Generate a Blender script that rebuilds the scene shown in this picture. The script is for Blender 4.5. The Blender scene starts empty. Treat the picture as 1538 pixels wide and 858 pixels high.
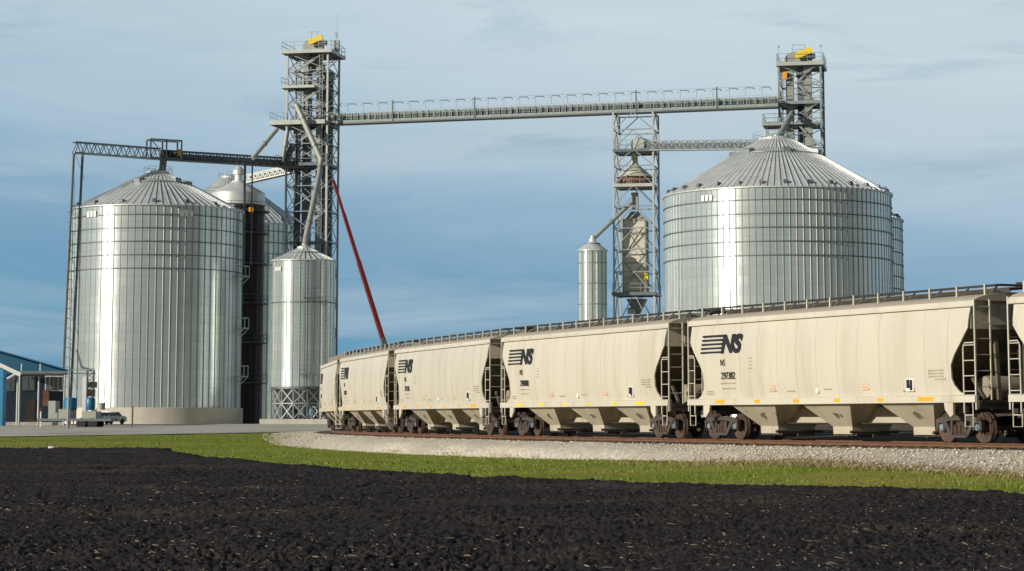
import bpy, bmesh, math, random
import numpy as np
from mathutils import Vector, Matrix
R_ = math.radians
random.seed(7); rng = np.random.default_rng(7)
sc = bpy.context.scene
COL = sc.collection

# ------------------------------------------------------------------ camera
F, PITCH, CX, CY, EYE = 3435.0, 0.12, 769.0, 216.0, 1.7
cam = bpy.data.cameras.new('camera'); co = bpy.data.objects.new('camera', cam); COL.objects.link(co)
co.location = (0, 0, EYE); co.rotation_euler = (math.pi/2+PITCH, 0, 0)
cam.sensor_width = 36; cam.lens = F/1538*36; cam.shift_y = -(429-CY)/1538
cam.clip_start = .5; cam.clip_end = 9000
sc.camera = co
c_, s_ = math.cos(PITCH), math.sin(PITCH)
def W(x, y, Y):
    """photo position at a chosen real distance -> metres"""
    u, v = x-CX, y-CY
    dy = F*c_+v*s_; dz = F*s_-v*c_
    k = Y/dy
    return Vector((u*k, Y, EYE+dz*k))

# ------------------------------------------------------------------ materials
def mat(name, col, rough=.6, metal=0., var=.12, vscale=1.5, stretch=(1,1,1), bump=0., bscale=20., aniso=0., stain=None, sth=(.55,.75), sscale=1.2, sstretch=(1,1,.3), rnd=0.):
    m = bpy.data.materials.new(name); m.use_nodes = True
    nt = m.node_tree; N = nt.nodes; L = nt.links
    b = N['Principled BSDF']; b.inputs['Roughness'].default_value = rough; b.inputs['Metallic'].default_value = metal
    tc = N.new('ShaderNodeTexCoord'); mp = N.new('ShaderNodeMapping'); mp.inputs['Scale'].default_value = stretch
    oi = N.new('ShaderNodeObjectInfo')
    off = N.new('ShaderNodeVectorMath'); off.operation = 'SCALE'; off.inputs[0].default_value = (37, 19, 53)
    L.new(oi.outputs['Random'], off.inputs['Scale'])
    ad = N.new('ShaderNodeVectorMath'); ad.operation = 'ADD'
    L.new(tc.outputs['Object'], ad.inputs[0]); L.new(off.outputs[0], ad.inputs[1])
    L.new(ad.outputs[0], mp.inputs[0])
    nz = N.new('ShaderNodeTexNoise'); nz.inputs['Scale'].default_value = vscale; nz.inputs['Detail'].default_value = 5
    L.new(mp.outputs[0], nz.inputs['Vector'])
    mr = N.new('ShaderNodeMapRange'); mr.inputs['From Min'].default_value = .3; mr.inputs['From Max'].default_value = .7
    mr.inputs['To Min'].default_value = 1-var; mr.inputs['To Max'].default_value = 1+var
    L.new(nz.outputs['Fac'], mr.inputs['Value'])
    mul = N.new('ShaderNodeVectorMath'); mul.operation = 'SCALE'; mul.inputs[0].default_value = col[:3]
    L.new(mr.outputs[0], mul.inputs['Scale'])
    out = mul.outputs[0]
    if rnd:
        m2 = N.new('ShaderNodeMapRange'); m2.inputs['To Min'].default_value = 1-rnd; m2.inputs['To Max'].default_value = 1+rnd
        L.new(oi.outputs['Random'], m2.inputs['Value'])
        v2 = N.new('ShaderNodeVectorMath'); v2.operation = 'SCALE'; L.new(out, v2.inputs[0]); L.new(m2.outputs[0], v2.inputs['Scale']); out = v2.outputs[0]
    if stain:
        mp2 = N.new('ShaderNodeMapping'); mp2.inputs['Scale'].default_value = sstretch; L.new(ad.outputs[0], mp2.inputs[0])
        n2 = N.new('ShaderNodeTexNoise'); n2.inputs['Scale'].default_value = sscale; n2.inputs['Detail'].default_value = 7; n2.inputs['Roughness'].default_value = .65
        L.new(mp2.outputs[0], n2.inputs['Vector'])
        r2 = N.new('ShaderNodeMapRange'); r2.inputs['From Min'].default_value = sth[0]; r2.inputs['From Max'].default_value = sth[1]
        L.new(n2.outputs['Fac'], r2.inputs['Value'])
        mx = N.new('ShaderNodeMix'); mx.data_type = 'RGBA'; L.new(r2.outputs[0], mx.inputs['Factor'])
        L.new(out, mx.inputs['A']); mx.inputs['B'].default_value = (*stain, 1); out = mx.outputs['Result']
    L.new(out, b.inputs['Base Color'])
    if bump:
        n3 = N.new('ShaderNodeTexNoise'); n3.inputs['Scale'].default_value = bscale; n3.inputs['Detail'].default_value = 6
        L.new(ad.outputs[0], n3.inputs['Vector'])
        bp = N.new('ShaderNodeBump'); bp.inputs['Strength'].default_value = bump; bp.inputs['Distance'].default_value = .05
        L.new(n3.outputs['Fac'], bp.inputs['Height']); L.new(bp.outputs[0], b.inputs['Normal'])
    if aniso:
        b.inputs['Anisotropic'].default_value = aniso
        tg = N.new('ShaderNodeTangent'); tg.direction_type = 'RADIAL'; tg.axis = 'Z'; L.new(tg.outputs[0], b.inputs['Tangent'])
    return m

def sheet_steel(name, R, base=.66, rough=.32, aniso=.86, metal=.66, pw=2.86, ph=1.12, tint=.05):
    """corrugated galvanised wall sheets: tone changes from sheet to sheet, faint runs"""
    m = bpy.data.materials.new(name); m.use_nodes = True
    nt = m.node_tree; N = nt.nodes; L = nt.links; b = N['Principled BSDF']
    b.inputs['Metallic'].default_value = metal; b.inputs['Anisotropic'].default_value = aniso; b.inputs['Anisotropic Rotation'].default_value = .25
    tc = N.new('ShaderNodeTexCoord'); sp = N.new('ShaderNodeSeparateXYZ'); L.new(tc.outputs['Object'], sp.inputs[0])
    def M(op, a, b_=None):
        n = N.new('ShaderNodeMath'); n.operation = op
        for i, q in enumerate((a, b_)):
            if q is None: continue
            if isinstance(q, (int, float)): n.inputs[i].default_value = q
            else: L.new(q, n.inputs[i])
        return n.outputs[0]
    at = M('ARCTAN2', sp.outputs['Y'], sp.outputs['X'])
    zc = M('DIVIDE', sp.outputs['Z'], ph); zf = M('FLOOR', zc)
    u = M('ADD', M('MULTIPLY', at, R/pw), M('MULTIPLY', M('MODULO', zf, 2.0), .5)); uf = M('FLOOR', u)
    cb = N.new('ShaderNodeCombineXYZ'); L.new(uf, cb.inputs[0]); L.new(zf, cb.inputs[1])
    wn = N.new('ShaderNodeTexWhiteNoise'); L.new(cb.outputs[0], wn.inputs['Vector'])
    # narrow vertical strips, each its own tone and faint green or rose cast
    us = M('FLOOR', M('MULTIPLY', at, R/.42))
    w2 = N.new('ShaderNodeTexWhiteNoise'); w2.noise_dimensions = '1D'; L.new(us, w2.inputs['W'])
    nz = N.new('ShaderNodeTexNoise'); nz.inputs['Scale'].default_value = .7; nz.inputs['Detail'].default_value = 5
    mp = N.new('ShaderNodeMapping'); mp.inputs['Scale'].default_value = (2.2, 2.2, .18); L.new(tc.outputs['Object'], mp.inputs[0]); L.new(mp.outputs[0], nz.inputs['Vector'])
    val = M('MULTIPLY', M('ADD', M('ADD', M('MULTIPLY', wn.outputs['Value'], .11), M('MULTIPLY', nz.outputs['Fac'], .3)), .79), base)
    mx = N.new('ShaderNodeMix'); mx.data_type = 'RGBA'
    mx.inputs['A'].default_value = (.90-tint, 1+tint*.2, 1.0, 1); mx.inputs['B'].default_value = (.99, 1-tint*.2, .98-tint, 1)
    L.new(w2.outputs['Value'], mx.inputs['Factor'])
    vm = N.new('ShaderNodeVectorMath'); vm.operation = 'SCALE'; L.new(mx.outputs['Result'], vm.inputs[0]); L.new(val, vm.inputs['Scale'])
    ln = M('SUBTRACT', 1., M('MULTIPLY', M('LESS_THAN', M('FRACT', zc), .07), .16))
    v3 = N.new('ShaderNodeVectorMath'); v3.operation = 'SCALE'; L.new(vm.outputs[0], v3.inputs[0]); L.new(ln, v3.inputs['Scale'])
    L.new(v3.outputs[0], b.inputs['Base Color'])
    L.new(M('ADD', M('MULTIPLY', wn.outputs['Value'], .04), rough-.02), b.inputs['Roughness'])
    tg = N.new('ShaderNodeTangent'); tg.direction_type = 'RADIAL'; tg.axis = 'Z'; L.new(tg.outputs[0], b.inputs['Tangent'])
    return m

M = {}
M['roof'] = mat('galvanised_roof', (.72,.75,.73), .42, .35, .1, .6, (1,1,1))
M['galv'] = mat('galvanised_frame', (.29,.325,.33), .5, .4, .12, 1.2)
M['galv_dark'] = mat('dark_frame_steel', (.15,.175,.185), .55, .4, .15, 1.2)
M['pale'] = mat('pale_grey_paint', (.46,.485,.45), .5, .2, .08, 1.)
M['duct'] = mat('duct_grey', (.34,.355,.315), .55, .2, .1, 1.)
M['rib'] = mat('shade_toned_stiffener', (.30,.33,.32), .5, .6, .1, .5)  # stiffeners darkened in colour to stand for the shaded side of each rib
M['bridge'] = mat('grey_green_steel', (.31,.36,.32), .55, .2, .1, 1.)
M['ring'] = mat('ring_steel', (.16,.18,.19), .55, .5, .1, 2)
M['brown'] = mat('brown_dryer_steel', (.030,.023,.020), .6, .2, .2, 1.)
M['rustband'] = mat('rusty_hopper', (.2,.1,.065), .75, .1, .3, 2.)
M['louvre'] = mat('beige_louvre', (.58,.555,.45), .6, .05, .1, 1.)
M['yellow'] = mat('yellow_paint', (.85,.62,.01), .45, 0, .05)
M['amber'] = mat('amber_tape', (.80,.40,.02), .5, 0, .08)
M['orange'] = mat('orange_paint', (.8,.36,.03), .5, 0, .08)
M['red'] = mat('red_boom_paint', (.15,.014,.012), .5, 0, .12, .8)
M['drab'] = mat('drab_green_paint', (.08,.10,.08), .5, 0, .12)
M['cream'] = mat('cream_wagon_paint', (.585,.54,.45), .45, 0, .05, .7, (1,1,.25), .0, stain=(.43,.35,.235), sth=(.5,.86), sscale=1.3, sstretch=(1.4,1,.10), rnd=.03)
M['cream_dirty'] = mat('soiled_cream_paint', (.48,.425,.32), .55, 0, .09, 1.2, (1,1,.4), stain=(.16,.12,.08), sth=(.57,.8), sscale=1.7, sstretch=(1,1,.6), rnd=.015)
M['inner'] = mat('shaded_wagon_end', (.15,.125,.08), .7, 0, .15, 1.2, stain=(.06,.048,.03), sth=(.45,.7), sscale=1.5)  # cream of the wagon ends, darkened in colour for the shade there
M['board'] = mat('walkway_grating', (.05,.05,.045), .6, .5, .2, 3)
M['undersill'] = mat('black_underframe', (.045,.035,.03), .7, .1, .25, 3)
M['bogie'] = mat('grimy_cast_steel', (.072,.064,.058), .7, .2, .25, 4, stain=(.12,.07,.045), sth=(.5,.7), sscale=3)
M['wheel'] = mat('rusty_wheel_steel', (.09,.052,.037), .7, .2, .3, 5)
M['tread'] = mat('bright_tread_steel', (.5,.48,.46), .3, .9, .1, 5)
M['cap'] = mat('bearing_blue_grey', (.2,.25,.31), .5, .2, .2, 5)
M['ink'] = mat('black_lettering', (.018,.018,.022), .5, 0, .05)
M['ink_soft'] = mat('faded_lettering', (.40,.34,.25), .6, 0, .1)
M['salmon'] = mat('faded_salmon_patch', (.66,.42,.27), .6, 0, .1)
M['white'] = mat('white_paint', (.78,.77,.73), .5, 0, .05)
M['concrete'] = mat('pale_concrete', (.56,.525,.44), .85, 0, .1, .8, (1,1,.4), .3, 6)
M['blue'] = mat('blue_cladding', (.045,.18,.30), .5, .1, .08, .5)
M['blue_lit'] = mat('sunlit_blue_cladding', (.05,.26,.45), .5, .1, .08, .5)  # sunlit copy of the blue cladding, brightness put into the colour
M['navy'] = mat('canopy_shaded_cladding', (.02,.035,.06), .5, .1, .1, .7)  # blue wall with the shade under the canopy put into its colour
M['tank'] = mat('blue_tank_paint', (.02,.15,.28), .4, 0, .1)
M['glass'] = mat('window_glass', (.10,.13,.14), .08, .0, .05)
M['silver'] = mat('silver_car_paint', (.34,.35,.36), .3, .6, .05)
M['rubber'] = mat('black_rubber', (.02,.02,.02), .8, 0, .1)
M['cream_roof'] = mat('greyer_roof_paint', (.50,.435,.345), .6, 0, .06, .8, (1,1,1), rnd=.01)  # cream, greyer and darker than the side sheets
M['gear'] = mat('dusty_gear_paint', (.32,.275,.2), .7, 0, .15, 2.)
M['seam'] = mat('grimy_weld_seam', (.44,.375,.26), .6, 0, .1, 2.)
M['grease'] = mat('black_grease', (.15,.12,.085), .6, 0, .2, 5.)
M['rail'] = mat('rusty_rail', (.16,.08,.044), .75, .2, .2, 3)
M['tie'] = mat('weathered_sleeper', (.10,.065,.045), .85, 0, .25, 2, (1,1,1), .3, 10)

def ground_mat(name, c1, c2, c3, s1, s2, bump, bscale, stretch=(1,1,1), rough=.95, t2=(.5,.7)):
    m = bpy.data.materials.new(name); m.use_nodes = True
    nt = m.node_tree; N = nt.nodes; L = nt.links; b = N['Principled BSDF']; b.inputs['Roughness'].default_value = rough
    b.inputs['Specular IOR Level'].default_value = .05
    tc = N.new('ShaderNodeTexCoord'); mp = N.new('ShaderNodeMapping'); mp.inputs['Scale'].default_value = stretch
    L.new(tc.outputs['Object'], mp.inputs[0])
    def nz(s, d=6, r=.6):
        n = N.new('ShaderNodeTexNoise'); n.inputs['Scale'].default_value = s; n.inputs['Detail'].default_value = d; n.inputs['Roughness'].default_value = r
        L.new(mp.outputs[0], n.inputs['Vector']); return n.outputs['Fac']
    def rg(f, a, b_):
        n = N.new('ShaderNodeMapRange'); n.inputs['From Min'].default_value = a; n.inputs['From Max'].default_value = b_; L.new(f, n.inputs['Value']); return n.outputs[0]
    def mix(f, A, B):
        n = N.new('ShaderNodeMix'); n.data_type = 'RGBA'; L.new(f, n.inputs['Factor'])
        for k, q in (('A', A), ('B', B)):
            if isinstance(q, tuple): n.inputs[k].default_value = (*q, 1)
            else: L.new(q, n.inputs[k])
        return n.outputs['Result']
    a = mix(rg(nz(s2), .35, .65), c1, c2)
    a = mix(rg(nz(s1, 4), *t2), a, c3)
    L.new(a, b.inputs['Base Color'])
    if bump:
        bp = N.new('ShaderNodeBump'); bp.inputs['Strength'].default_value = bump; bp.inputs['Distance'].default_value = .06
        L.new(nz(bscale, 8, .7), bp.inputs['Height']); L.new(bp.outputs[0], b.inputs['Normal'])
    return m
M['soil'] = ground_mat('dark_tilled_soil', (.028,.0245,.0255), (.049,.042,.042), (.084,.068,.051), .16, 5., .5, 14., (.55,1,1), rough=1., t2=(.52,.75))
M['grass'] = ground_mat('mown_grass_ground', (.165,.225,.018), (.20,.255,.030), (.32,.285,.07), .10, .6, .4, 6., (.45,1.3,1), t2=(.46,.68))
M['gravel'] = ground_mat('pale_gravel', (.50,.465,.40), (.66,.62,.53), (.42,.385,.32), .12, 9., .7, 14.)
M['ballast'] = ground_mat('crushed_limestone', (.38,.345,.285), (.68,.63,.53), (.48,.42,.33), .4, 5.5, 1., 12.)
M['railbed'] = ground_mat('rust_stained_ballast', (.11,.075,.055), (.17,.12,.085), (.27,.215,.16), .5, 8., 1., 12., t2=(.55,.8))
M['far'] = ground_mat('distant_farmland', (.045,.045,.02), (.07,.075,.02), (.06,.05,.035), .01, .2, 0, 1)
M['blade'] = mat('grass_blade', (.17,.215,.028), .7, 0, .25, 4., rnd=0)
M['straw'] = mat('pale_straw', (.17,.135,.085), .8, 0, .6, 3.)
M['weed'] = mat('dry_weed', (.30,.225,.125), .85, 0, .45, 3.)
M['clod'] = mat('soil_clod', (.038,.032,.032), 1., 0, .35, 3.)

# ------------------------------------------------------------------ mesh helpers
class MB:
    def __init__(s): s.v = []; s.f = []
    def add(s, vs, fs):
        o = len(s.v); s.v += [tuple(v) for v in vs]; s.f += [tuple(i+o for i in f) for f in fs]; return s
    def box(s, c, d, rot=None):
        x, y, z = d[0]/2, d[1]/2, d[2]/2
        vs = [Vector(p) for p in ((-x,-y,-z),(x,-y,-z),(x,y,-z),(-x,y,-z),(-x,-y,z),(x,-y,z),(x,y,z),(-x,y,z))]
        if rot is not None: vs = [rot @ v for v in vs]
        c = Vector(c)
        return s.add([v+c for v in vs], [(0,3,2,1),(4,5,6,7),(0,1,5,4),(1,2,6,5),(2,3,7,6),(3,0,4,7)])
    def beam(s, a, b, w, h=None):
        a, b = Vector(a), Vector(b); h = h or w; d = b-a; l = d.length
        if l < 1e-6: return s
        z = d/l; up = Vector((0,0,1)) if abs(z.z) < .95 else Vector((0,1,0))
        x = up.cross(z).normalized(); y = z.cross(x)
        return s.box((a+b)/2, (w, h, l), Matrix((x, y, z)).transposed())
    def tube(s, pts, r, n=8, caps=True):
        pts = [Vector(p) for p in pts]; o = []; rings = []
        for i, p in enumerate(pts):
            d = (pts[min(i+1, len(pts)-1)]-pts[max(i-1, 0)]).normalized()
            up = Vector((0,0,1)) if abs(d.z) < .95 else Vector((0,1,0))
            x = up.cross(d).normalized(); y = d.cross(x); rr = r[i] if isinstance(r, (list, tuple)) else r
            rings.append([p+x*rr*math.cos(2*math.pi*k/n)+y*rr*math.sin(2*math.pi*k/n) for k in range(n)])
        vs = [v for g in rings for v in g]; fs = []
        for i in range(len(pts)-1):
            for k in range(n):
                fs.append((i*n+k, i*n+(k+1) % n, (i+1)*n+(k+1) % n, (i+1)*n+k))
        if caps: fs += [tuple(range(n))[::-1], tuple((len(pts)-1)*n+k for k in range(n))]
        return s.add(vs, fs)
    def lathe(s, prof, n=48, c=(0,0,0), axis='z', caps=True):
        c = Vector(c); vs = []
        for r, z in prof:
            for k in range(n):
                a = 2*math.pi*k/n
                p = Vector((r*math.cos(a), r*math.sin(a), z))
                if axis == 'y': p = Vector((p.x, p.z, p.y))
                if axis == 'x': p = Vector((p.z, p.x, p.y))
                vs.append(p+c)
        fs = [(i*n+k, i*n+(k+1) % n, (i+1)*n+(k+1) % n, (i+1)*n+k) for i in range(len(prof)-1) for k in range(n)]
        if caps: fs += [tuple(range(n))[::-1], tuple((len(prof)-1)*n+k for k in range(n))]
        return s.add(vs, fs)
    def prism(s, poly, a, b, axis='y'):
        n = len(poly)
        def p(q, t): return {'y': (q[0], t, q[1]), 'x': (t, q[0], q[1]), 'z': (q[0], q[1], t)}[axis]
        vs = [p(q, a) for q in poly]+[p(q, b) for q in poly]
        return s.add(vs, [tuple(range(n)), tuple(range(2*n-1, n-1, -1))]+[(i, i+n, (i+1) % n+n, (i+1) % n) for i in range(n)])
    def loft(s, loops, caps=True):
        n = len(loops[0]); vs = [p for l in loops for p in l]
        fs = [(i*n+k, i*n+(k+1) % n, (i+1)*n+(k+1) % n, (i+1)*n+k) for i in range(len(loops)-1) for k in range(n)]
        if caps: fs += [tuple(range(n))[::-1], tuple((len(loops)-1)*n+k for k in range(n))]
        return s.add(vs, fs)
    def mesh(s, name, m, smooth=None):
        me = bpy.data.meshes.new(name); me.from_pydata(s.v, [], s.f)
        bm = bmesh.new(); bm.from_mesh(me); bmesh.ops.recalc_face_normals(bm, faces=bm.faces); bm.to_mesh(me); bm.free()
        me.materials.append(m)
        if smooth:
            me.polygons.foreach_set('use_smooth', [True]*len(me.polygons)); me.set_sharp_from_angle(angle=R_(smooth))
        return me
    def build(s, name, m, parent=None, smooth=None, label=None):
        o = bpy.data.objects.new(name, s.mesh(name, m, smooth)); COL.objects.link(o)
        if parent is not None: o.parent = parent
        if label: o['label'] = label
        return o
def fast_mesh(name, verts, faces, m, smooth=False):
    """numpy verts (n,3), faces (m,k)"""
    me = bpy.data.meshes.new(name); k = faces.shape[1]
    me.vertices.add(len(verts)); me.vertices.foreach_set('co', verts.astype(np.float32).ravel())
    me.loops.add(faces.size); me.loops.foreach_set('vertex_index', faces.astype(np.int32).ravel())
    me.polygons.add(len(faces)); me.polygons.foreach_set('loop_start', np.arange(0, faces.size, k, dtype=np.int32))
    me.update(calc_edges=True); me.validate(); me.materials.append(m)
    if smooth: me.polygons.foreach_set('use_smooth', [True]*len(me.polygons))
    o = bpy.data.objects.new(name, me); COL.objects.link(o); return o
def tag(o, label=None, cat=None, group=None, kind=None):
    for k, v in (('label', label), ('category', cat), ('group', group), ('kind', kind)):
        if v: o[k] = v
    return o
def thing(name, label, cat, loc=(0,0,0), rz=0., group=None):
    o = bpy.data.objects.new(name, None); COL.objects.link(o); o.location = loc; o.rotation_euler = (0,0,rz)
    return tag(o, label, cat, group)
def dup(root):
    r = root.copy(); COL.objects.link(r)
    for ch in root.children:
        c = ch.copy(); COL.objects.link(c); c.parent = r
        for g in ch.children:
            d = g.copy(); COL.objects.link(d); d.parent = c
    return r
def part_copy(src, parent, loc=None, rz=None):
    c = src.copy(); COL.objects.link(c); c.parent = parent
    if loc is not None: c.location = loc
    if rz is not None: c.rotation_euler = (0,0,rz)
    return c

# ------------------------------------------------------------------ lie of the land
BX = np.array([-160,-90,-45,-30,-19.5,-17.2,-14.6,-11.5,-8.6,-5.4,-2.6,0,3.2,7.4,9.2,11.7,14,40,120])
BY = np.array([160,140,134.5,133,132.5,118,107,97,86.5,78,71,65,61.5,57.5,55,52.5,50.5,36,0])
S = np.linspace(-60, 170, 2301)
K0, K1 = .00382, 1e-5
def _hd(s): return .48991-(K0*s+K1*s*s/2)
_h = _hd(S); _ds = S[1]-S[0]
_X = np.concatenate([[0], np.cumsum(-np.sin(_h[:-1])*_ds)]); _Y = np.concatenate([[0], np.cumsum(np.cos(_h[:-1])*_ds)])
_i0 = int(np.argmin(abs(S))); TX = _X-_X[_i0]+15.613; TY = _Y-_Y[_i0]+68.766
RAILZ = .99
def track(s): return float(np.interp(s, S, TX)), float(np.interp(s, S, TY)), float(_hd(s))
def seg_dist(X, Y, PX, PY):
    """signed distance to a polyline (positive beyond it, away from the camera)"""
    best = np.full(X.shape, 1e9); sg = np.ones(X.shape)
    for i in range(len(PX)-1):
        ax, ay, bx, by = PX[i], PY[i], PX[i+1], PY[i+1]; dx, dy = bx-ax, by-ay
        t = np.clip(((X-ax)*dx+(Y-ay)*dy)/(dx*dx+dy*dy), 0, 1)
        d = np.hypot(X-ax-t*dx, Y-ay-t*dy); u = d < best-1e-9
        best = np.where(u, d, best); cr = dx*(Y-ay)-dy*(X-ax); sg = np.where(u, np.sign(cr), sg)
    return best*sg
def H(X, Y):
    X = np.asarray(X, float); Y = np.asarray(Y, float)
    d = np.maximum(seg_dist(X, Y, BX, BY), 0)
    w = 1/(1+np.exp((X+14)/2.5)); Lc = np.interp(X, [-6,0,9,13,30,120], [58,45,19,24,32,50])*(1-w)+30*w
    return 1.05*(1-np.exp(-(d/Lc)**1.3))
def _hash(ix, iy, seed):
    h = (ix.astype(np.int64)*374761393+iy.astype(np.int64)*668265263+seed*974634777) & 0xffffffff
    h = ((h ^ (h >> 13))*1274126177) & 0xffffffff
    return ((h ^ (h >> 16)) & 0xffff)/65535.
def vnoise(x, y, seed=0):
    ix, iy = np.floor(x), np.floor(y); fx, fy = x-ix, y-iy; fx = fx*fx*(3-2*fx); fy = fy*fy*(3-2*fy)
    a, b = _hash(ix, iy, seed), _hash(ix+1, iy, seed); c, d = _hash(ix, iy+1, seed), _hash(ix+1, iy+1, seed)
    return (a*(1-fx)+b*fx)*(1-fy)+(c*(1-fx)+d*fx)*fy
def grid_faces(nr, nc):
    i = np.arange(nr*nc).reshape(nr, nc)
    return np.stack([i[:-1,:-1].ravel(), i[:-1,1:].ravel(), i[1:,1:].ravel(), i[1:,:-1].ravel()], 1)

# far ground: one sheet to the horizon, below everything
gx = np.concatenate([[-4000,-1500,-600,-300], np.arange(-160,161,8), [300,600,1500,4000]])
gy = np.concatenate([[-400,-120,-40], np.arange(0,420,8), [520,800,1500,3500,7000]])
GX, GY = np.meshgrid(gx, gy)
GZ = H(GX, np.minimum(GY, 400))-.35
tag(fast_mesh('ground', np.stack([GX, GY, GZ], -1).reshape(-1,3), grid_faces(len(gy), len(gx)), M['far']), kind='structure')

# tilled field
def soil_z(X, Y):
    z = .10*(vnoise(X*.8, Y*.8, 1)-.5)+.07*(vnoise(X*2.3, Y*2.3, 2)-.5)
    k = .55+.9*vnoise(X*.35, Y*.35, 6)
    z += k*(.032*(np.abs(vnoise(X*5.6, Y*5.6, 3)-.5)*2-.5)+.034*(np.abs(vnoise(X*13, Y*13, 4)-.5)*2-.5)+.052*(vnoise(X*30, Y*30, 5)-.5))
    return z
tv = np.linspace(-.36, .36, 860); dv = 13*np.exp(np.linspace(0, math.log(142/13), 900))
A, D = np.meshgrid(tv, dv); FX = A*D; FY = D
sd = seg_dist(FX, FY, BX, BY)+.8*(vnoise(FX*.5, FY*.5, 9)-.5)+.5*(vnoise(FX*2, FY*2, 10)-.5)
FZ = soil_z(FX, FY)*np.clip(1.1-sd/8, 1, 1)-np.clip(sd+.3, 0, 1.2)*.5
FZ += .10*np.exp(-((sd+1.2)/1.2)**2)
tag(fast_mesh('plowed_field', np.stack([FX, FY, FZ], -1).reshape(-1,3), grid_faces(len(dv), len(tv)), M['soil'], True), kind='structure')
# clods
def clods(n):
    ico = bmesh.new(); bmesh.ops.create_icosphere(ico, subdivisions=1, radius=1); bv = np.array([v.co[:] for v in ico.verts]); bf = np.array([[v.index for v in f.verts] for f in ico.faces]); ico.free()
    Y = 14*np.exp(rng.random(n)*math.log(120/14)); X = (rng.random(n)*2-1)*.33*Y
    ok = seg_dist(X, Y, BX, BY) < -.2; X, Y = X[ok], Y[ok]; n = len(X)
    r = .007+.024*rng.random(n)**5; r *= np.where(Y > 50, 1.5, 1.)
    z = soil_z(X, Y)
    V = bv[None]*(1+.75*(rng.random((n, len(bv), 1))-.5))*r[:,None,None]*np.stack([np.ones(n), .7+.6*rng.random(n), .5+.4*rng.random(n)], -1)[:,None]
    V = V+np.stack([X, Y, z+r*.25], -1)[:,None]
    Fc = bf[None]+(np.arange(n)*len(bv))[:,None,None]
    return V.reshape(-1,3), Fc.reshape(-1,3)
tag(fast_mesh('soil_clods', *clods(42000), M['clod']), 'loose dark clods of tilled soil covering the field', 'soil', kind='stuff')
# straw lying about in patches
def straws(n):
    Y = 15*np.exp(rng.random(n)*math.log(125/15)); X = (rng.random(n)*2-1)*.33*Y
    p = vnoise(X*.16+3, Y*.10+7, 21)*.6+vnoise(X*.9, Y*.6, 22)*.4
    ok = (seg_dist(X, Y, BX, BY) < -.3) & (rng.random(n) < np.clip((p-.50)*6, .02, 1)); X, Y = X[ok], Y[ok]; n = len(X)
    a = rng.random(n)*math.pi; l = .015+.075*rng.random(n)**3; w = .003+.006*rng.random(n); t = (rng.random(n)-.3)*1.1
    dx, dy, dz = np.cos(a)*np.cos(t)*l, np.sin(a)*np.cos(t)*l, np.abs(np.sin(t))*l
    z = soil_z(X, Y)+.035
    V = np.stack([np.stack([X-dx, Y-dy, z], -1), np.stack([X-dx*.2, Y-dy*.2, z+w*2.2], -1), np.stack([X+dx, Y+dy, z+dz+w], -1), np.stack([X+dx, Y+dy, z+dz-w*.6], -1)], 1)
    return V.reshape(-1,3), np.arange(n*4).reshape(-1,4)
tag(fast_mesh('straw_litter', *straws(7500), M['straw']), 'scattered pale straw lying among the dark clods', 'straw', kind='stuff')

# grass verge: from the field edge back to yard and track
nx, ny = 150, 70
vx = np.linspace(-70, 45, nx)
by = np.interp(vx, BX, BY)
GV = []
for j in range(ny):
    t = (j/(ny-1))**1.4
    yy = by-.6+t*(150-np.clip((vx+10)*1.2, 0, 70))
    zz = H(vx, yy)+.06*(vnoise(vx*.7, yy*.5, 30)-.5)
    GV.append(np.stack([vx, yy, zz], -1))
GV = np.array(GV)
tag(fast_mesh('grass_verge', GV.reshape(-1,3), grid_faces(ny, nx), M['grass'], True), kind='structure')
def blades(n, zone):
    X = -50+92*rng.random(n); d = rng.random(n)**1.6*48
    Y = np.interp(X, BX, BY)-.3+d
    ok = zone(X, Y) & (np.abs(X/Y) < .33); X, Y = X[ok], Y[ok]; n = len(X)
    h = (.03+.05*rng.random(n))*(1+.9*vnoise(X*.4, Y*.3, 31)); w = .012+.02*rng.random(n); a = rng.random(n)*math.pi; lx, ly = (rng.random(n)-.5)*.12, (rng.random(n)-.5)*.12
    z = H(X, Y)-.03
    V = np.stack([np.stack([X-np.cos(a)*w, Y-np.sin(a)*w, z], -1), np.stack([X+np.cos(a)*w, Y+np.sin(a)*w, z], -1), np.stack([X+lx, Y+ly, z+h], -1)], 1)
    return V.reshape(-1,3), np.arange(n*3).reshape(-1,3)
YX = np.array([-200,-100,-60,-34,-26,-20,-16,-10,-4,20,60,200]); YY = np.array([162,160,158,156,160,165,176,186,192,200,210,230])
trk_d = lambda X, Y: np.min(np.hypot(X[:,None]-TX[None,::20], Y[:,None]-TY[None,::20]), 1)
tag(fast_mesh('grass_blades', *blades(90000, lambda X, Y: (trk_d(X, Y) > 3.6) & ((X < -13) | (Y < np.interp(X, TX[:1500][::-1], TY[:1500][::-1]))) & (Y < np.interp(X, YX, YY)-1)), M['blade']), 'short green grass growing between the dark field and the gravel', 'grass', kind='stuff')

# gravel yard
vx = np.linspace(-200, 200, 160); yb = np.interp(vx, YX, YY); GV = []
for j in range(40):
    yy = yb+(j/39)**1.8*260+1.2*(vnoise(vx*.3, vx*0+j*.0, 40)-.5)
    GV.append(np.stack([vx, yy, H(vx, yy)+.05+.05*min(j, 1)], -1))
tag(fast_mesh('gravel_yard', np.array(GV).reshape(-1,3), grid_faces(40, 160), M['gravel'], True), kind='structure')

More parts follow.
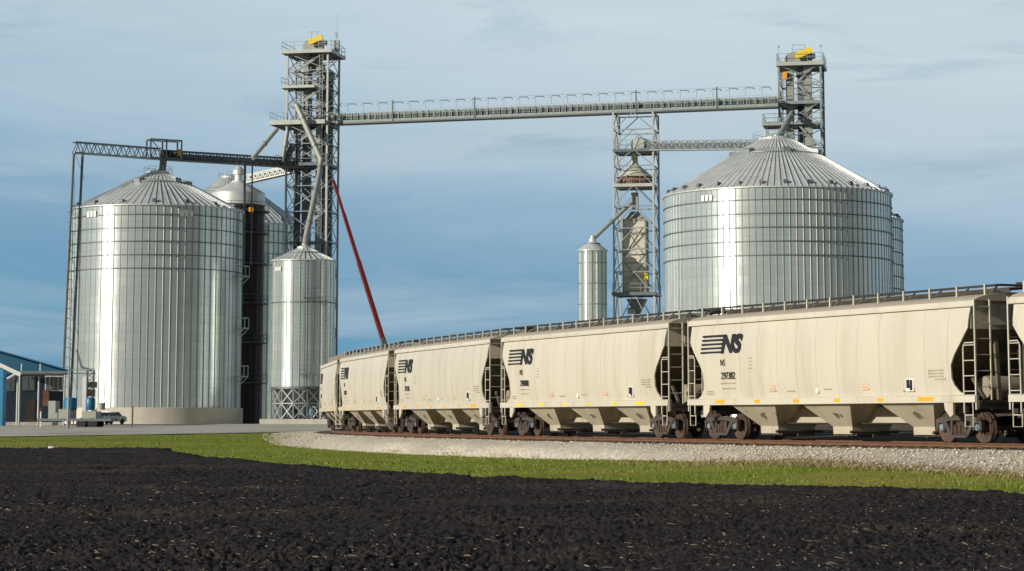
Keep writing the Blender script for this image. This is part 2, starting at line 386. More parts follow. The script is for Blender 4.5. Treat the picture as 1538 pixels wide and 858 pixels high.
# track bed: crushed stone bank swept along the curve (ends left of the last wagon's view)
def sweep(name, prof, s0, s1, ds, m, kind='structure', wob=0., fixz=True):
    ss = np.arange(s0, s1, ds); rows = []
    for i, s in enumerate(ss):
        x, y, h = track(s); n = (-math.cos(h), -math.sin(h))
        r = []
        for (o, z) in prof:
            if wob and z is None and o > 0: o *= float(np.interp(s, [-10,5,15,60,85,110], [1.2,1.05,.84,.86,1.15,1.35]))
            px, py = x+n[0]*o, y+n[1]*o
            if z is None:
                wv = wob*(vnoise(np.array([s*.35]), np.array([o]), 50)[0]-.5)
                px, py = px+n[0]*wv, py+n[1]*wv; z = float(H(px, py))-.06
            r.append((px, py, z))
        rows.append(r)
    V = np.array(rows); return V, grid_faces(len(ss), len(prof))
V, Fc = sweep('track_bed', [(4.2,None),(3.3,.42),(2.7,.63),(2.15,.80),(1.6,.83),(-1.6,.83),(-3.2,1.0),(-9,1.2),(-26,1.25),(-30,1.8),(-34,2.25),(-60,2.1)], -58, 168, 1.2, None, wob=1.2)
V[:,-4:,2] -= np.clip((np.arange(V.shape[0])[:,None]*1.2-128)/25, 0, 1)*np.array([0,.5,.95,.8])[None]
V[:,1:4,2] += .05*(vnoise(np.arange(V.shape[0])[:,None]*.9, np.arange(3)[None]*2., 51)-.5)
tag(fast_mesh('track_bed', V.reshape(-1,3), Fc, M['ballast'], False), kind='structure')
bk = bpy.data.objects['track_bed'].data; bk.materials.append(M['railbed'])
for p_ in bk.polygons:
    if p_.index % (V.shape[1]-1) >= 5: p_.material_index = 1
V, Fc = sweep('rail_bed_stain', [(2.0,.822),(1.55,.845),(-1.55,.845),(-2.0,.822)], -58, 168, 1.2, None)
tag(fast_mesh('rusty_ballast_top', V.reshape(-1,3), Fc, M['railbed']), kind='structure')
# dry weeds along the foot of the bank
def weeds(n):
    s = -14+36*rng.random(n)**1.2; P = np.array([track(q) for q in s]); o = 3.75+2.6*rng.random(n)**1.3
    cl = vnoise(s*.9, o*1.1, 61)*.6+vnoise(s*2.6, o*2., 62)*.4; ok = rng.random(n) < np.clip((cl-.40)*5, .03, 1)*np.clip(1.15-np.maximum(s-4, 0)/12, .03, 1)
    P, o, n = P[ok], o[ok], int(ok.sum())
    X, Y = P[:,0]-np.cos(P[:,2])*o, P[:,1]-np.sin(P[:,2])*o; z = H(X, Y)-.05
    h = .04+.20*rng.random(n)**2; w = .012+.016*rng.random(n); a = rng.random(n)*math.pi; lx, ly = (rng.random(n)-.5)*.5*1, (rng.random(n)-.5)*.5
    V = np.stack([np.stack([X-np.cos(a)*w, Y-np.sin(a)*w, z], -1), np.stack([X+np.cos(a)*w, Y+np.sin(a)*w, z], -1), np.stack([X+lx, Y+ly, z+h], -1)], 1)
    return V.reshape(-1,3), np.arange(n*3).reshape(-1,3)
tag(fast_mesh('dry_weeds', *weeds(26000), M['weed']), 'tan dry weeds along the foot of the gravel bank', 'weeds', kind='stuff')

def stones(n):
    ico = bmesh.new(); bmesh.ops.create_icosphere(ico, subdivisions=1, radius=1); bv = np.array([v.co[:] for v in ico.verts]); bf = np.array([[v.index for v in f.verts] for f in ico.faces]); ico.free()
    s = -22+150*rng.random(n)**1.4; k = np.interp(s, [-10,5,15,60,85,110], [1.2,1.05,.84,.86,1.15,1.35])
    o = 1.7+rng.random(n)**.8*(4.2*k-1.4); P = np.array([track(q) for q in s])
    X, Y = P[:,0]-np.cos(P[:,2])*o, P[:,1]-np.sin(P[:,2])*o
    t = np.clip((o-2.15)/(4.2*k-2.15), 0, 1); z = np.where(o < 4.2*k, .80*(1-t)+(H(X, Y)-.03)*t+.04*np.sin(t*3.14), H(X, Y))
    r = .014+.034*rng.random(n)**2.5
    V = bv[None]*(1+.7*(rng.random((n, len(bv), 1))-.5))*r[:,None,None]*np.array([1.2,1.,.75])[None,None]+np.stack([X, Y, z+r*.2], -1)[:,None]
    return V.reshape(-1,3), (bf[None]+(np.arange(n)*len(bv))[:,None,None]).reshape(-1,3)
M['stone'] = ground_mat('loose_limestone', (.34,.305,.25), (.74,.69,.585), (.50,.43,.33), 2., 7., 0, 1.)
tag(fast_mesh('ballast_stones', *stones(16000), M['stone']), 'loose pale limestone pieces over the track bank', 'gravel', kind='stuff')
# rails and sleepers
tr = thing('railway_track', 'rusty curved railway track carrying the hopper wagons', 'track')
for sd_ in (-1, 1):
    V, Fc = sweep('rail', [(sd_*.755+.075,.86),(sd_*.755+.075,.875),(sd_*.755+.012,.89),(sd_*.755+.012,.945),(sd_*.755+.037,.95),(sd_*.755+.037,.99),(sd_*.755-.037,.99),(sd_*.755-.037,.95),(sd_*.755-.012,.945),(sd_*.755-.012,.89),(sd_*.755-.075,.875),(sd_*.755-.075,.86)], -58, 168, 1.2, None)
    o = fast_mesh('rail', V.reshape(-1,3), Fc, M['rail']); o.parent = tr
tie = None
for i in range(100):
    x, y, h = track(-14+i*.6)
    if tie is None: tie = MB().box((0,0,0), (2.6,.23,.16)).build('sleeper', M['tie'], tr); o = tie
    else: o = part_copy(tie, tr)
    o.location = (x, y, .78+.01*random.random()+.001); o.rotation_euler = (0,0,h+.02*(random.random()-.5))
mb = MB()
for i in range(190):
    x, y, h = track(46+i*.6); mb.box((x, y, .783), (2.6,.23,.16), Matrix.Rotation(h, 3, 'Z'))
o = mb.build('sleeper', M['tie'], tr); o['kind'] = 'stuff'

# ------------------------------------------------------------------ hopper wagons
def text_obj(name, body, size, m, parent, loc, shear=0., offset=0., depth=.006, xs=1.):
    cu = bpy.data.curves.new(name, 'FONT'); cu.body = body; cu.size = size; cu.shear = shear; cu.offset = offset; cu.extrude = depth
    tmp = bpy.data.objects.new(name, cu); COL.objects.link(tmp)
    me = bpy.data.meshes.new_from_object(tmp.evaluated_get(bpy.context.evaluated_depsgraph_get())); bpy.data.objects.remove(tmp)
    me.materials.clear(); me.materials.append(m); me.name = name
    for v in me.vertices: v.co = Vector((v.co.x*xs, -v.co.z, v.co.y))
    o = bpy.data.objects.new(name, me); COL.objects.link(o); o.parent = parent; o.location = loc; return o

ZS = [1.45,1.55,1.75,1.95,2.15,2.35,2.65,2.85,3.05,3.25,3.45,3.65,3.85,4.08]
YSID = lambda z: float(np.interp(z, [1.25,1.45,1.95,2.5,3.2,3.7,4.08], [1.48,1.5,1.58,1.62,1.62,1.58,1.5]))
XE = lambda z: float(np.interp(z, [1.45,1.55,1.75,1.95,2.35,2.65,3.05,3.45,3.85,4.08], [7.85,7.6,7.38,7.3,7.32,7.5,7.86,8.18,8.2,8.22]))
def side_columns():
    """column positions across the sheet: (x or None at the cut ends, bulge, seam flag)"""
    cols = [('end', -1, 0., 0), ('end', -.5, .6, 0)]
    for k in range(13):
        x = -7.2+k*1.2
        cols += [('x', x-.012, 0., 1), ('x', x+.012, 0., 0)]
        if k < 12: cols += [('x', x+.3, .75, 0), ('x', x+.6, 1., 0), ('x', x+.9, .75, 0)]
    return cols+[('end', .5, .6, 0), ('end', 1, 0., 0)]
SCOLS = side_columns()
def side_sheet(mb, sg, seams):
    nx = len(SCOLS); outer, inner = [], []
    for z in ZS:
        xe = XE(z); ro, ri = [], []
        for (kind, v, bl, _) in SCOLS:
            x = v if kind == 'x' else math.copysign(7.22+(xe-7.22)*(0.5 if abs(v) < 1 else 1), v)
            bul = .020*bl*min(1, max(0, (4.0-z)*3))*min(1, (z-1.4)*4)
            ro.append((x, sg*(YSID(z)+bul), z)); ri.append((x, sg*(YSID(z)-.05), z))
        outer.append(ro); inner.append(ri)
    vs = [p for r in outer for p in r]+[p for r in inner for p in r]; n = len(ZS)*nx; fs = []; f0 = len(mb.f)
    for i in range(len(ZS)-1):
        for k in range(nx-1):
            a = i*nx+k
            if SCOLS[k][3]: seams.append(f0+len(fs))
            fs.append((a, a+1, a+nx+1, a+nx)); fs.append((n+a, n+a+nx, n+a+nx+1, n+a+1))
        for k in (0, nx-1):
            a = i*nx+k; fs.append((a, a+nx, n+a+nx, n+a))
    for k in range(nx-1):
        for i in (0, len(ZS)-1):
            a = i*nx+k; fs.append((a, a+1, n+a+1, n+a))
    mb.add(vs, fs)

def ladder(x0, x1, y, z0, z1, nr, ry=.022):
    mb = MB()
    for x in (x0, x1): mb.box((x, y, (z0+z1)/2), (.06, .05, z1-z0))
    for i in range(nr):
        z = z0+.12+(z1-z0-.2)*i/(nr-1); mb.tube([(x0, y, z), (x1, y, z)], ry, 6)
    return mb
def make_bogie(parent, x):
    b = bpy.data.objects.new('bogie', None); COL.objects.link(b); b.parent = parent; b.location = (x, 0, 0)
    wm = MB()
    wm.lathe([(.06,.06),(.12,.07),(.14,.0),(.33,.015),(.40,.065),(.455,.065),(.46,-.03),(.475,-.045),(.48,-.07),(.40,-.075),(.36,-.03),(.14,-.06),(.06,-.06)], 36, (0,0,0), 'y')
    wmesh = wm.mesh('wheel', M['wheel'], 40); wmesh.materials.append(M['tread'])
    for p in wmesh.polygons:
        c = p.center; r = math.hypot(c.x, c.z)
        if r > .452 and -.035 < c.y < .066: p.material_index = 1
    for wx in (-.89, .89):
        for wy in (-1, 1):
            w = bpy.data.objects.new('wheel', wmesh); COL.objects.link(w); w.parent = b; w.location = (wx, wy*.77, .462); w.rotation_euler = (0, 0, 0 if wy > 0 else math.pi)
        MB().tube([(wx,-.7,.462),(wx,.7,.462)], .085, 10).build('axle', M['bogie'], b)
    for wy in (-1, 1):
        y = wy*1.03; m = MB()
        prof_top = [(-1.12,.60),(-1.12,.70),(-.98,.76),(-.45,.82),(.45,.82),(.98,.76),(1.12,.70),(1.12,.60),(.76,.60),(.42,.68),(-.42,.68),(-.76,.60)]
        m.prism(prof_top, y-.07, y+.07)
        for q in (-1, 1):
            m.prism([(q*.78,.62),(q*.60,.62),(q*.28,.20),(q*.46,.20)], y-.065, y+.065)
            m.box((q*.34, y, .5), (.09,.13,.38))
            m.prism([(q*1.12,.60),(q*1.12,.40),(q*1.03,.40),(q*1.0,.60)], y-.06, y+.06)
            m.prism([(q*.78,.60),(q*.78,.38),(q*.70,.38),(q*.70,.60)], y-.06, y+.06)
        m.box((0, y, .2), (.8,.16,.09))
        m.build('side_frame', M['bogie'], b)
        sp = MB()
        for q in (-.2, 0, .2):
            for k in range(5): sp.lathe([(.075,.25+k*.06),(.085,.28+k*.06),(.075,.305+k*.06)], 10, (q, y, 0))
        sp.build('spring_group', M['wheel'], b)
        for q in (-.89, .89):
            MB().lathe([(.02,-.09),(.10,-.08),(.125,-.02),(.135,.06)], 14, (q, y-.03*wy, .47), 'y').build('bearing_cap', M['cap'], b) if wy < 0 else MB().lathe([(.135,-.06),(.125,.02),(.10,.08),(.02,.09)], 14, (q, y, .47), 'y').build('bearing_cap', M['cap'], b)
    MB().box((0,0,.6), (.42,2.0,.22)).build('bolster', M['undersill'], b)
    return b

def make_wagon():
    root = thing('hopper_wagon', 'x', 'wagon')
    # shell: both side sheets
    mb = MB(); sm = []; side_sheet(mb, -1, sm); side_sheet(mb, 1, sm); body = mb.build('body', M['cream'], root, 35)
    body.data.materials.append(M['seam'])
    for i in sm: body.data.polygons[i].material_index = 1
    # slope sheets and end walls
    for q in (-1, 1):
        m = MB()
        m.add([(q*8.15,-1.55,3.42),(q*8.15,1.55,3.42),(q*5.9,1.44,1.4),(q*5.9,-1.44,1.4),(q*8.06,-1.55,3.48),(q*8.06,1.55,3.48),(q*5.8,1.44,1.46),(q*5.8,-1.44,1.46)],
              [(0,1,2,3),(4,7,6,5),(0,4,5,1),(3,2,6,7),(0,3,7,4),(1,5,6,2)])
        m.build('slope_sheet', M['inner'], root)
        m = MB(); m.prism([(-1.49,3.42),(1.49,3.42),(1.49,4.07),(1.40,4.27),(.9,4.42),(.4,4.5),(-.4,4.5),(-.9,4.42),(-1.40,4.27),(-1.49,4.07)], q*8.14, q*8.2, 'x')
        m.build('end_wall', M['cream_dirty'], root)
        m = MB().box((q*8.235,-.42,3.86), (.05,.75,.62)); m.build('placard_board', M['cream_dirty'], root)
        # end posts, platform and bulkhead gear
        m = MB()
        for y in (-.45, .45): m.beam((q*8.15, y, 1.3), (q*8.0, y, 3.4), .1, .12)
        for y in (-1.0, 1.0): m.beam((q*8.2, y, 1.3), (q*7.6, y, 1.95), .09)
        m.build('end_frame', M['inner'], root)
        m = MB().box((q*7.95,0,1.24), (1.25,2.9,.07)).box((q*8.5,0,1.16), (.10,3.0,.26)).box((q*7.6,0,1.05), (2.4,.55,.32))
        m.build('end_platform', M['undersill'], root)
        m = MB().lathe([(.34,-.8),(.36,-.7),(.36,.7),(.34,.8)], 20, (q*7.3, .45, 1.68), 'y') if q > 0 else MB().box((q*7.5,.3,1.5),(.5,.6,.45))
        m.build('brake_reservoir' if q > 0 else 'brake_valve', M['gear'], root, 40)
        m = MB().box((q*8.85,0,.9), (.55,.26,.28)).prism([(q*9.0,-.16),(q*9.3,-.2),(q*9.33,.05),(q*9.15,.2),(q*9.0,.17)], .74, 1.02, 'z')
        m.build('coupler', M['undersill'], root)
    # top chord and roof
    for sg in (-1, 1):
        m = MB().prism([(sg*1.46,4.085),(sg*1.585,4.085),(sg*1.585,4.12),(sg*1.56,4.13),(sg*1.52,4.27),(sg*1.46,4.27)], -8.42, 8.42, 'x')
        m.build('top_chord', M['cream'], root)
        # side sill
        m = MB().prism([(sg*1.44,1.22),(sg*1.60,1.22),(sg*1.60,1.42),(sg*1.53,1.455),(sg*1.44,1.455)], -8.45, 8.45, 'x')
        for q in (-1, 1):
            m.prism([(q*6.9,1.22),(q*7.35,1.22),(q*7.35,.85),(q*7.2,.78),(q*6.95,1.0)], sg*1.50, sg*1.58)
        m.build('side_sill', M['cream'], root)
        for i, (x, w, h) in enumerate(((-6.15,.62,.12),(-3.7,.34,.11),(-1.25,.36,.12),(1.17,.34,.11),(3.6,.34,.11),(6.0,.8,.13))):
            MB().box((x, sg*1.604, 1.335), (w,.012,h)).build('reflector', M['amber'], root)
    m = MB()
    prof = [(-1.52,4.27),(-1.35,4.36),(-1.05,4.44),(-.6,4.51),(0,4.54),(.6,4.51),(1.05,4.44),(1.35,4.36),(1.52,4.27)]
    m.loft([[(x, y, z) for (y, z) in prof] for x in np.linspace(-8.42, 8.42, 15)], True)
    m.build('roof', M['cream_roof'], root, 35)
    MB().box((0,0,4.62), (15.6,.62,.15)).build('hatch_cover', M['cream'], root)
    for sg in (-1, 1):
        m = MB().box((0, sg*.72, 4.735), (17.5,.42,.035)).box((0, sg*.93, 4.715), (17.4,.02,.06))
        m.build('running_board', M['board'], root)
        for k in range(13):
            x = -8.3+k*1.383; z0 = 4.37
            MB().box((x, sg*1.0, 4.565), (.06,.06,.40)).beam((x, sg*.98, 4.44), (x, sg*.55, 4.70), .04).build('walkway_bracket', M['cream'], root)
    for q in (-1, 1):
        MB().box((q*8.55,0,4.74), (.5,1.7,.035)).build('end_running_board', M['board'], root)
    # hoppers
    for cx in (-4.25, .25, 4.75):
        m = MB()
        m.loft([[(cx-1.43,-1.44,1.225),(cx+1.43,-1.44,1.225),(cx+1.43,1.44,1.225),(cx-1.43,1.44,1.225)],
                [(cx-.56,-.76,.48),(cx+.56,-.76,.48),(cx+.56,.76,.48),(cx-.56,.76,.48)],
                [(cx-.56,-.75,.23),(cx+.56,-.75,.23),(cx+.56,.75,.23),(cx-.56,.75,.23)]])
        h = m.build('hopper_bay', M['cream_dirty'], root)
        m = MB().box((cx,0,.21), (1.4,1.3,.07)).box((cx,0,.18), (1.6,.2,.1)).tube([(cx+.72,-.95,.3),(cx+.72,.95,.3)], .05, 8)
        m.build('discharge_gate', M['bogie'], h)
        m = MB(); r = random.Random(int(cx*9+60))
        for i in range(16):
            u, v = r.gauss(0,.10), r.gauss(0,.055); z = .84+v; y = -(1.44-.68*(1.225-z)/.745)-.006
            m.box((cx+.15+u, y, z), (.04+.09*r.random(), .010, .03+.07*r.random()), Matrix.Rotation(R_(42), 3, 'X') @ Matrix.Rotation(r.random()*3, 3, 'Y'))
        m.build('grease_mark', M['grease'], h)
    m = MB().box((0,0,.84), (11.2,.56,.52)).box((0,0,.98), (14.0,.5,.30)); m.build('center_sill', M['cream_dirty'], root)
    MB().tube([(-6.6,-.55,.58),(6.6,-.55,.58)], .03, 6).build('brake_pipe', M['undersill'], root)
    # ladders: one across each end corner, one low on the side
    for q in (-1, 1):
        for sg in (-1, 1):
            m = MB(); x = q*8.44
            for y in (1.535, .96): m.box((x, sg*y, 2.65), (.05,.045,3.3))
            for i in range(7): m.tube([(x, sg*1.535, 1.2+i*.48), (x, sg*.96, 1.2+i*.48)], .016, 6)
            m.build('end_ladder', M['cream'], root)
            m = MB().tube([(q*7.92, sg*1.59, .9),(q*7.92, sg*1.59, 2.85),(q*8.0, sg*1.59, 3.0),(q*8.42, sg*1.56, 3.0)], .022, 6)
            for i in range(4): m.tube([(q*7.92, sg*1.59, 1.55+i*.46), (q*8.44, sg*1.56, 1.55+i*.46)], .016, 6)
            m.build('side_ladder', M['cream'], root)
            m = MB().tube([(q*7.92, sg*1.56, 1.2),(q*7.92, sg*1.56, .5),(q*8.3, sg*1.56, .5),(q*8.3, sg*1.56, 1.2)], .02, 6).tube([(q*7.92, sg*1.56,.84),(q*8.3, sg*1.56,.84)], .018, 6)
            m.build('step', M['cream'], root)
    make_bogie(root, -6.95); make_bogie(root, 6.95)
    # lettering on the visible side
    m = MB(); x0 = -7.42; zb, zt = 3.06, 3.70; sl = .28
    for k in range(5):
        z = zb+.03+k*(zt-zb-.06)/4; xa = x0+(z-zb)*sl; xb = -5.95+(z-zb)*sl
        m.add([(xa,-1.652,z-.033),(xb,-1.652,z-.033),(xb+.018,-1.652,z+.033),(xa+.018,-1.652,z+.033),(xa,-1.60,z-.033),(xb,-1.60,z-.033),(xb+.018,-1.60,z+.033),(xa+.018,-1.60,z+.033)],
              [(0,1,2,3),(4,7,6,5),(0,4,5,1),(1,5,6,2),(2,6,7,3),(3,7,4,0)])
    lg = m.build('railway_emblem', M['ink'], root)
    text_obj('emblem_lettering', 'NS', .86, M['ink'], lg, (-6.02,-1.64,3.075), .28, .042, .012, 1.22)
    for (x, z, w, h, mm, nm) in ((-2.75,1.78,.42,.3,'salmon','faded_patch'),(2.75,1.78,.42,.3,'salmon','faded_patch'),(-4.05,2.62,.25,.42,'ink_soft','stencil_block')):
        if mm == 'ink_soft':
            m = MB()
            for i in range(4): m.box((x, -1.645, z+h/2-i*h/3.6), (w*(.8+.2*(i % 2)),.012,.03))
            m.build(nm, M[mm], root)
        else:
            m = MB()
            for i in range(4): m.box((x, -(YSID(z)+.024), z+h/2-i*h/3.6), (w*(.8+.2*(i % 2)),.012,.05))
            m.build(nm, M[mm], root)
    for (x, z, n, w) in ((-5.6,1.98,1,1.0),(-5.6,1.80,1,.9),(-6.9,1.70,2,.4),(6.55,2.2,3,.75),(6.75,1.93,1,.5),(-1.6,1.66,1,.5),(.6,1.70,1,.4),(5.0,1.6,1,.5)):
        m = MB(); r = random.Random(int(x*10))
        for i in range(n):
            xx = x-w/2
            while xx < x+w/2:
                l = .05+.1*r.random(); m.box((xx+l/2, -(YSID(z-i*.09)+.026), z-i*.09), (l,.008,.045)); xx += l+.035
        m.build('stencil_line', M['ink_soft'], root)
    m = MB().box((5.2,-1.58,1.78), (.40,.05,.40)); pl = m.build('inspection_plate', M['white'], root)
    MB().box((5.12,-1.61,1.82), (.15,.02,.24)).box((5.285,-1.61,1.77), (.12,.02,.32)).box((5.19,-1.612,1.73), (.26,.02,.10)).build('plate_mark', M['ink'], pl)
    MB().lathe([(.09,0),(.09,.05)], 16, (0,-1.585,1.66), 'y').build('white_dot', M['white'], root)
    return root

wag = make_wagon()
lab = {
 0: 'beige covered hopper wagon cut off by the right edge of the photo',
 1: 'beige covered hopper wagon numbered 297382, largest wagon fully in view',
 2: 'beige covered hopper wagon with bright yellow sill reflectors, coupled to wagon 297382',
 3: 'beige covered hopper wagon coupled to the far end of the one with yellow sill reflectors',
 4: 'short-looking beige covered hopper wagon whose near end stands below the red crane boom',
 5: 'farthest beige covered hopper wagon, a sliver at the left end of the train'}
order = [1, 2, 3, 4, 5, 0]; wagons = {}
for k in order:
    w = wag if k == 1 else dup(wag); wagons[k] = w
    s = (k-1)*18.3+9.15
    xa, ya, _ = track(s-7); xb, yb_, _ = track(s+7); a = math.atan2(ya-yb_, xa-xb)
    w.location = ((xa+xb)/2, (ya+yb_)/2, RAILZ); w.rotation_euler = (0,0,a)
    tag(w, lab[k], 'wagon', 'covered hopper wagons of the freight train')
    if k in (0, 1, 2):
        text_obj('reporting_mark', 'NS', .33, M['ink'], w, (-6.05,-1.652,2.60), 0, -.004, .008, .85)
        if k: text_obj('wagon_number', {1: '297382', 2: '290908'}[k], .35, M['ink'], w, (-6.0,-1.652,2.13), 0, .0, .008, .9)
    if k == 2:
        for c in w.children:
            if c.name.startswith('reflector'):
                c.data = c.data.copy(); c.data.materials[0] = M['yellow']

# ------------------------------------------------------------------ grain bins
YARD = 1.05
def make_bin(name, label, x, Y, R, y_eave, y_apex, nrib, rings, group=None, base=.0, cap_r=1.1, roof_rib=None, wall_bottom=None, mat_base=.78, legs=False, ring_dz=1.65, ring_first=1.2, vents=0, eave_vents=0):
    c = W(x, y_eave, Y); z1 = c.z; za = W(x, y_apex, Y).z
    root = thing(name, label, 'grain bin', (c.x, Y, YARD), 0, group)
    z1 -= YARD; za -= YARD; z0 = base
    m = MB(); prof = []; per = 2*math.pi/nrib
    for k in range(nrib):
        a = k*per; rw = .055/R
        for q in (0, .25, .5, .75): prof.append((R, a+q*(per-4*rw)))
        e = a+per-4*rw
        prof += [(R, e), (R+.045, e+rw*.9), (R+.045, e+rw*2.2), (R, e+rw*3.3)]
    n = len(prof)
    lo = [[(r*math.cos(a), r*math.sin(a), z) for r, a in prof] for z in (z0, (z0+z1)/2, z1)]
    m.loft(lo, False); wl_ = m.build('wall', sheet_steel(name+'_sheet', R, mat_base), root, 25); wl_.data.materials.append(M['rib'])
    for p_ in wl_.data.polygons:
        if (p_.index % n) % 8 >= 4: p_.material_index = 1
    if base > 0 and not legs:
        MB().lathe([(R+.35,-1.2),(R+.35,base-.02),(R-.2,base+.02)], 96).build('foundation', M['concrete'], root, 40)
    # roof with standing ribs
    nr = roof_rib or nrib; ro = R+.22; m = MB()
    m.lathe([(ro,z1-.06),(ro,z1+.03),(cap_r,za),(cap_r-.02,za+.02)], max(64, nr), caps=True)
    sl = math.atan2(za-z1, ro-cap_r); nrm = Vector((math.sin(sl), 0, math.cos(sl)))
    for k in range(0 if R < 3 else nr):
        a = 2*math.pi*(k+.5)/nr; rot = Matrix.Rotation(a, 3, 'Z')
        p0 = rot @ (Vector((ro, 0, z1+.05))+nrm*.06); frac = 1 if k % 2 == 0 else .8
        p1 = rot @ (Vector((ro+(cap_r-ro)*frac, 0, z1+.05+(za-z1)*frac))+nrm*.05)
        m.beam(p0, p1, .05, .06)
    roof = m.build('roof', M['roof'], root)
    for fr in ((.70,) if R > 8 else (.6,)):
        rr = ro+(cap_r-ro)*fr; zz = z1+.05+(za-z1)*fr
        MB().lathe([(rr+.04,zz+.06),(rr+.04,zz+.13),(rr-.05,zz+.16),(rr-.05,zz+.06)], 72).build('roof_ring', M['galv'], roof)
    MB().lathe([(cap_r+.1,za-.1),(cap_r+.12,za+.25),(cap_r*.8,za+.35),(.25,za+.55),(.25,za+.62)], 28).build('peak_cap', M['roof'], roof, 30)
    if R > 5:
        mr = MB()
        for k in range(12):
            a = 2*math.pi*k/12; mr.beam((cap_r*1.4*math.cos(a), cap_r*1.4*math.sin(a), za-.4), (cap_r*1.4*math.cos(a), cap_r*1.4*math.sin(a), za+.8), .035)
        for hh in (.45, .8): mr.tube([(cap_r*1.4*math.cos(2*math.pi*k/24), cap_r*1.4*math.sin(2*math.pi*k/24), za+hh) for k in range(25)], .02, 5)
        mr.build('guard_rail', M['galv'], roof)
    for k in range(eave_vents):
        a = 2*math.pi*(k+.3)/eave_vents; rot = Matrix.Rotation(a, 3, 'Z'); rr = R-.55
        zz = z1+(ro-rr)*math.tan(sl)
        m = MB(); m.box(rot @ Vector((rr, 0, zz+.22)), (.5,.36,.34), rot); m.box(rot @ Vector((rr+.28, 0, zz+.12)), (.1,.44,.34), rot)
        m.build('eave_vent', M['galv_dark'], roof)
    for k in range(vents):
        a = 2*math.pi*(k+.37)/vents; rot = Matrix.Rotation(a, 3, 'Z'); rr = cap_r+(R-cap_r)*.27; zz = z1+(ro-rr)*math.tan(sl)
        m = MB(); m.prism([(-.5,-.1),(.5,-.4),(.6,.1),(.4,.3),(-.3,.35),(-.5,.2)], -.45, .45)
        m.v = [tuple(rot @ (Vector(v)+Vector((rr, 0, zz+.15)))) for v in m.v]; m.build('roof_vent', M['galv'], roof)
    for k in range(rings):
        z = z1-ring_first-k*ring_dz
        mm = MB(); mm.lathe([(R+.08,z-.05),(R+.14,z-.05),(R+.14,z+.05),(R+.08,z+.05)], 96, caps=False); mm.build('wind_ring', M['ring'], root, 40)
    return root, R, z1, za
def wall_plate(root, R, ang, z, s=1.):
    rot = Matrix.Rotation(ang, 3, 'Z'); m = MB()
    for k in (-1, 0, 1): m.box(rot @ Vector((R+.12, k*.75*s, z)), (.04,.55*s,.9*s), rot)
    m.build('label_plates', M['white'], root)
def bin_ladder(root, R, ang, z0, z1, cage=True):
    rot = Matrix.Rotation(ang, 3, 'Z'); m = MB()
    for y in (-.25, .25): m.beam(rot @ Vector((R+.35, y, z0)), rot @ Vector((R+.35, y, z1)), .07)
    z = z0
    while z < z1: m.beam(rot @ Vector((R+.35,-.25,z)), rot @ Vector((R+.35,.25,z)), .04); z += .5
    z = z0+2.5
    while cage and z < z1:
        m.tube([rot @ Vector((R+.35+.75*math.sin(t), -.4*math.cos(t)*1.0, z)) for t in np.linspace(0, math.pi, 7)], .03, 5); z += 1.2
    m.build('ladder', M['galv'], root)

GB = 'corrugated steel grain bins'
A_, RA, zA, _ = make_bin('grain_bin', 'tall wide steel grain bin standing leftmost, beside the blue building', 236, 290, 10.85, 319, 261, 76, 5, GB, 2.1, 1.3, 76, vents=5, eave_vents=16)
wall_plate(A_, RA, R_(-128), zA-1.0, .8); wall_plate(A_, RA, R_(-62), zA-1.0, .8)
bin_ladder(A_, RA, R_(-150), 1, zA)
for zz in (6, 12, 18.5):                      # small platforms hung on the right flank of the bin
    rot = Matrix.Rotation(R_(-12), 3, 'Z'); m = MB()
    m.box(rot @ Vector((RA+.7,0,zz)), (1.3,1.6,.12), rot)
    for hy in (-.8, .8): m.beam(rot @ Vector((RA+1.3,hy,zz)), rot @ Vector((RA+1.3,hy,zz+1.3)), .08); m.beam(rot @ Vector((RA+.1,hy,zz+1.3)), rot @ Vector((RA+1.3,hy,zz+1.3)), .08); m.beam(rot @ Vector((RA+.1,hy,zz-1.2)), rot @ Vector((RA+1.3,hy,zz)), .1)
    m.beam(rot @ Vector((RA+1.3,-.8,zz+1.3)), rot @ Vector((RA+1.3,.8,zz+1.3)), .08)
    m.build('wall_platform', M['pale'], A_)
D_, RD, zD, _ = make_bin('grain_bin', 'steel grain bin half hidden behind the leftmost bin and the brown dryer tower', 345, 338, 11.0, 342, 268, 76, 4, GB, 0, 1.3, 76, eave_vents=16)
B_, RB, zB, _ = make_bin('grain_bin', 'widest steel grain bin with five dark rings, behind the train at right', 1167, 271, 13.4, 297, 211, 108, 5, GB, 0, 2.0, 108, ring_dz=1.58, ring_first=1.45, vents=7, eave_vents=30)
wall_plate(B_, RB, R_(-90-43), zB-1.0, .75); wall_plate(B_, RB, R_(-90+31), zB-1.0, .75)
C_, RC, zC, _ = make_bin('grain_bin', 'steel grain bin mostly hidden behind the widest bin, right edge showing', 1204, 315, 13.7, 335, 256, 108, 7, GB, 0, 2.0, 108, eave_vents=30)

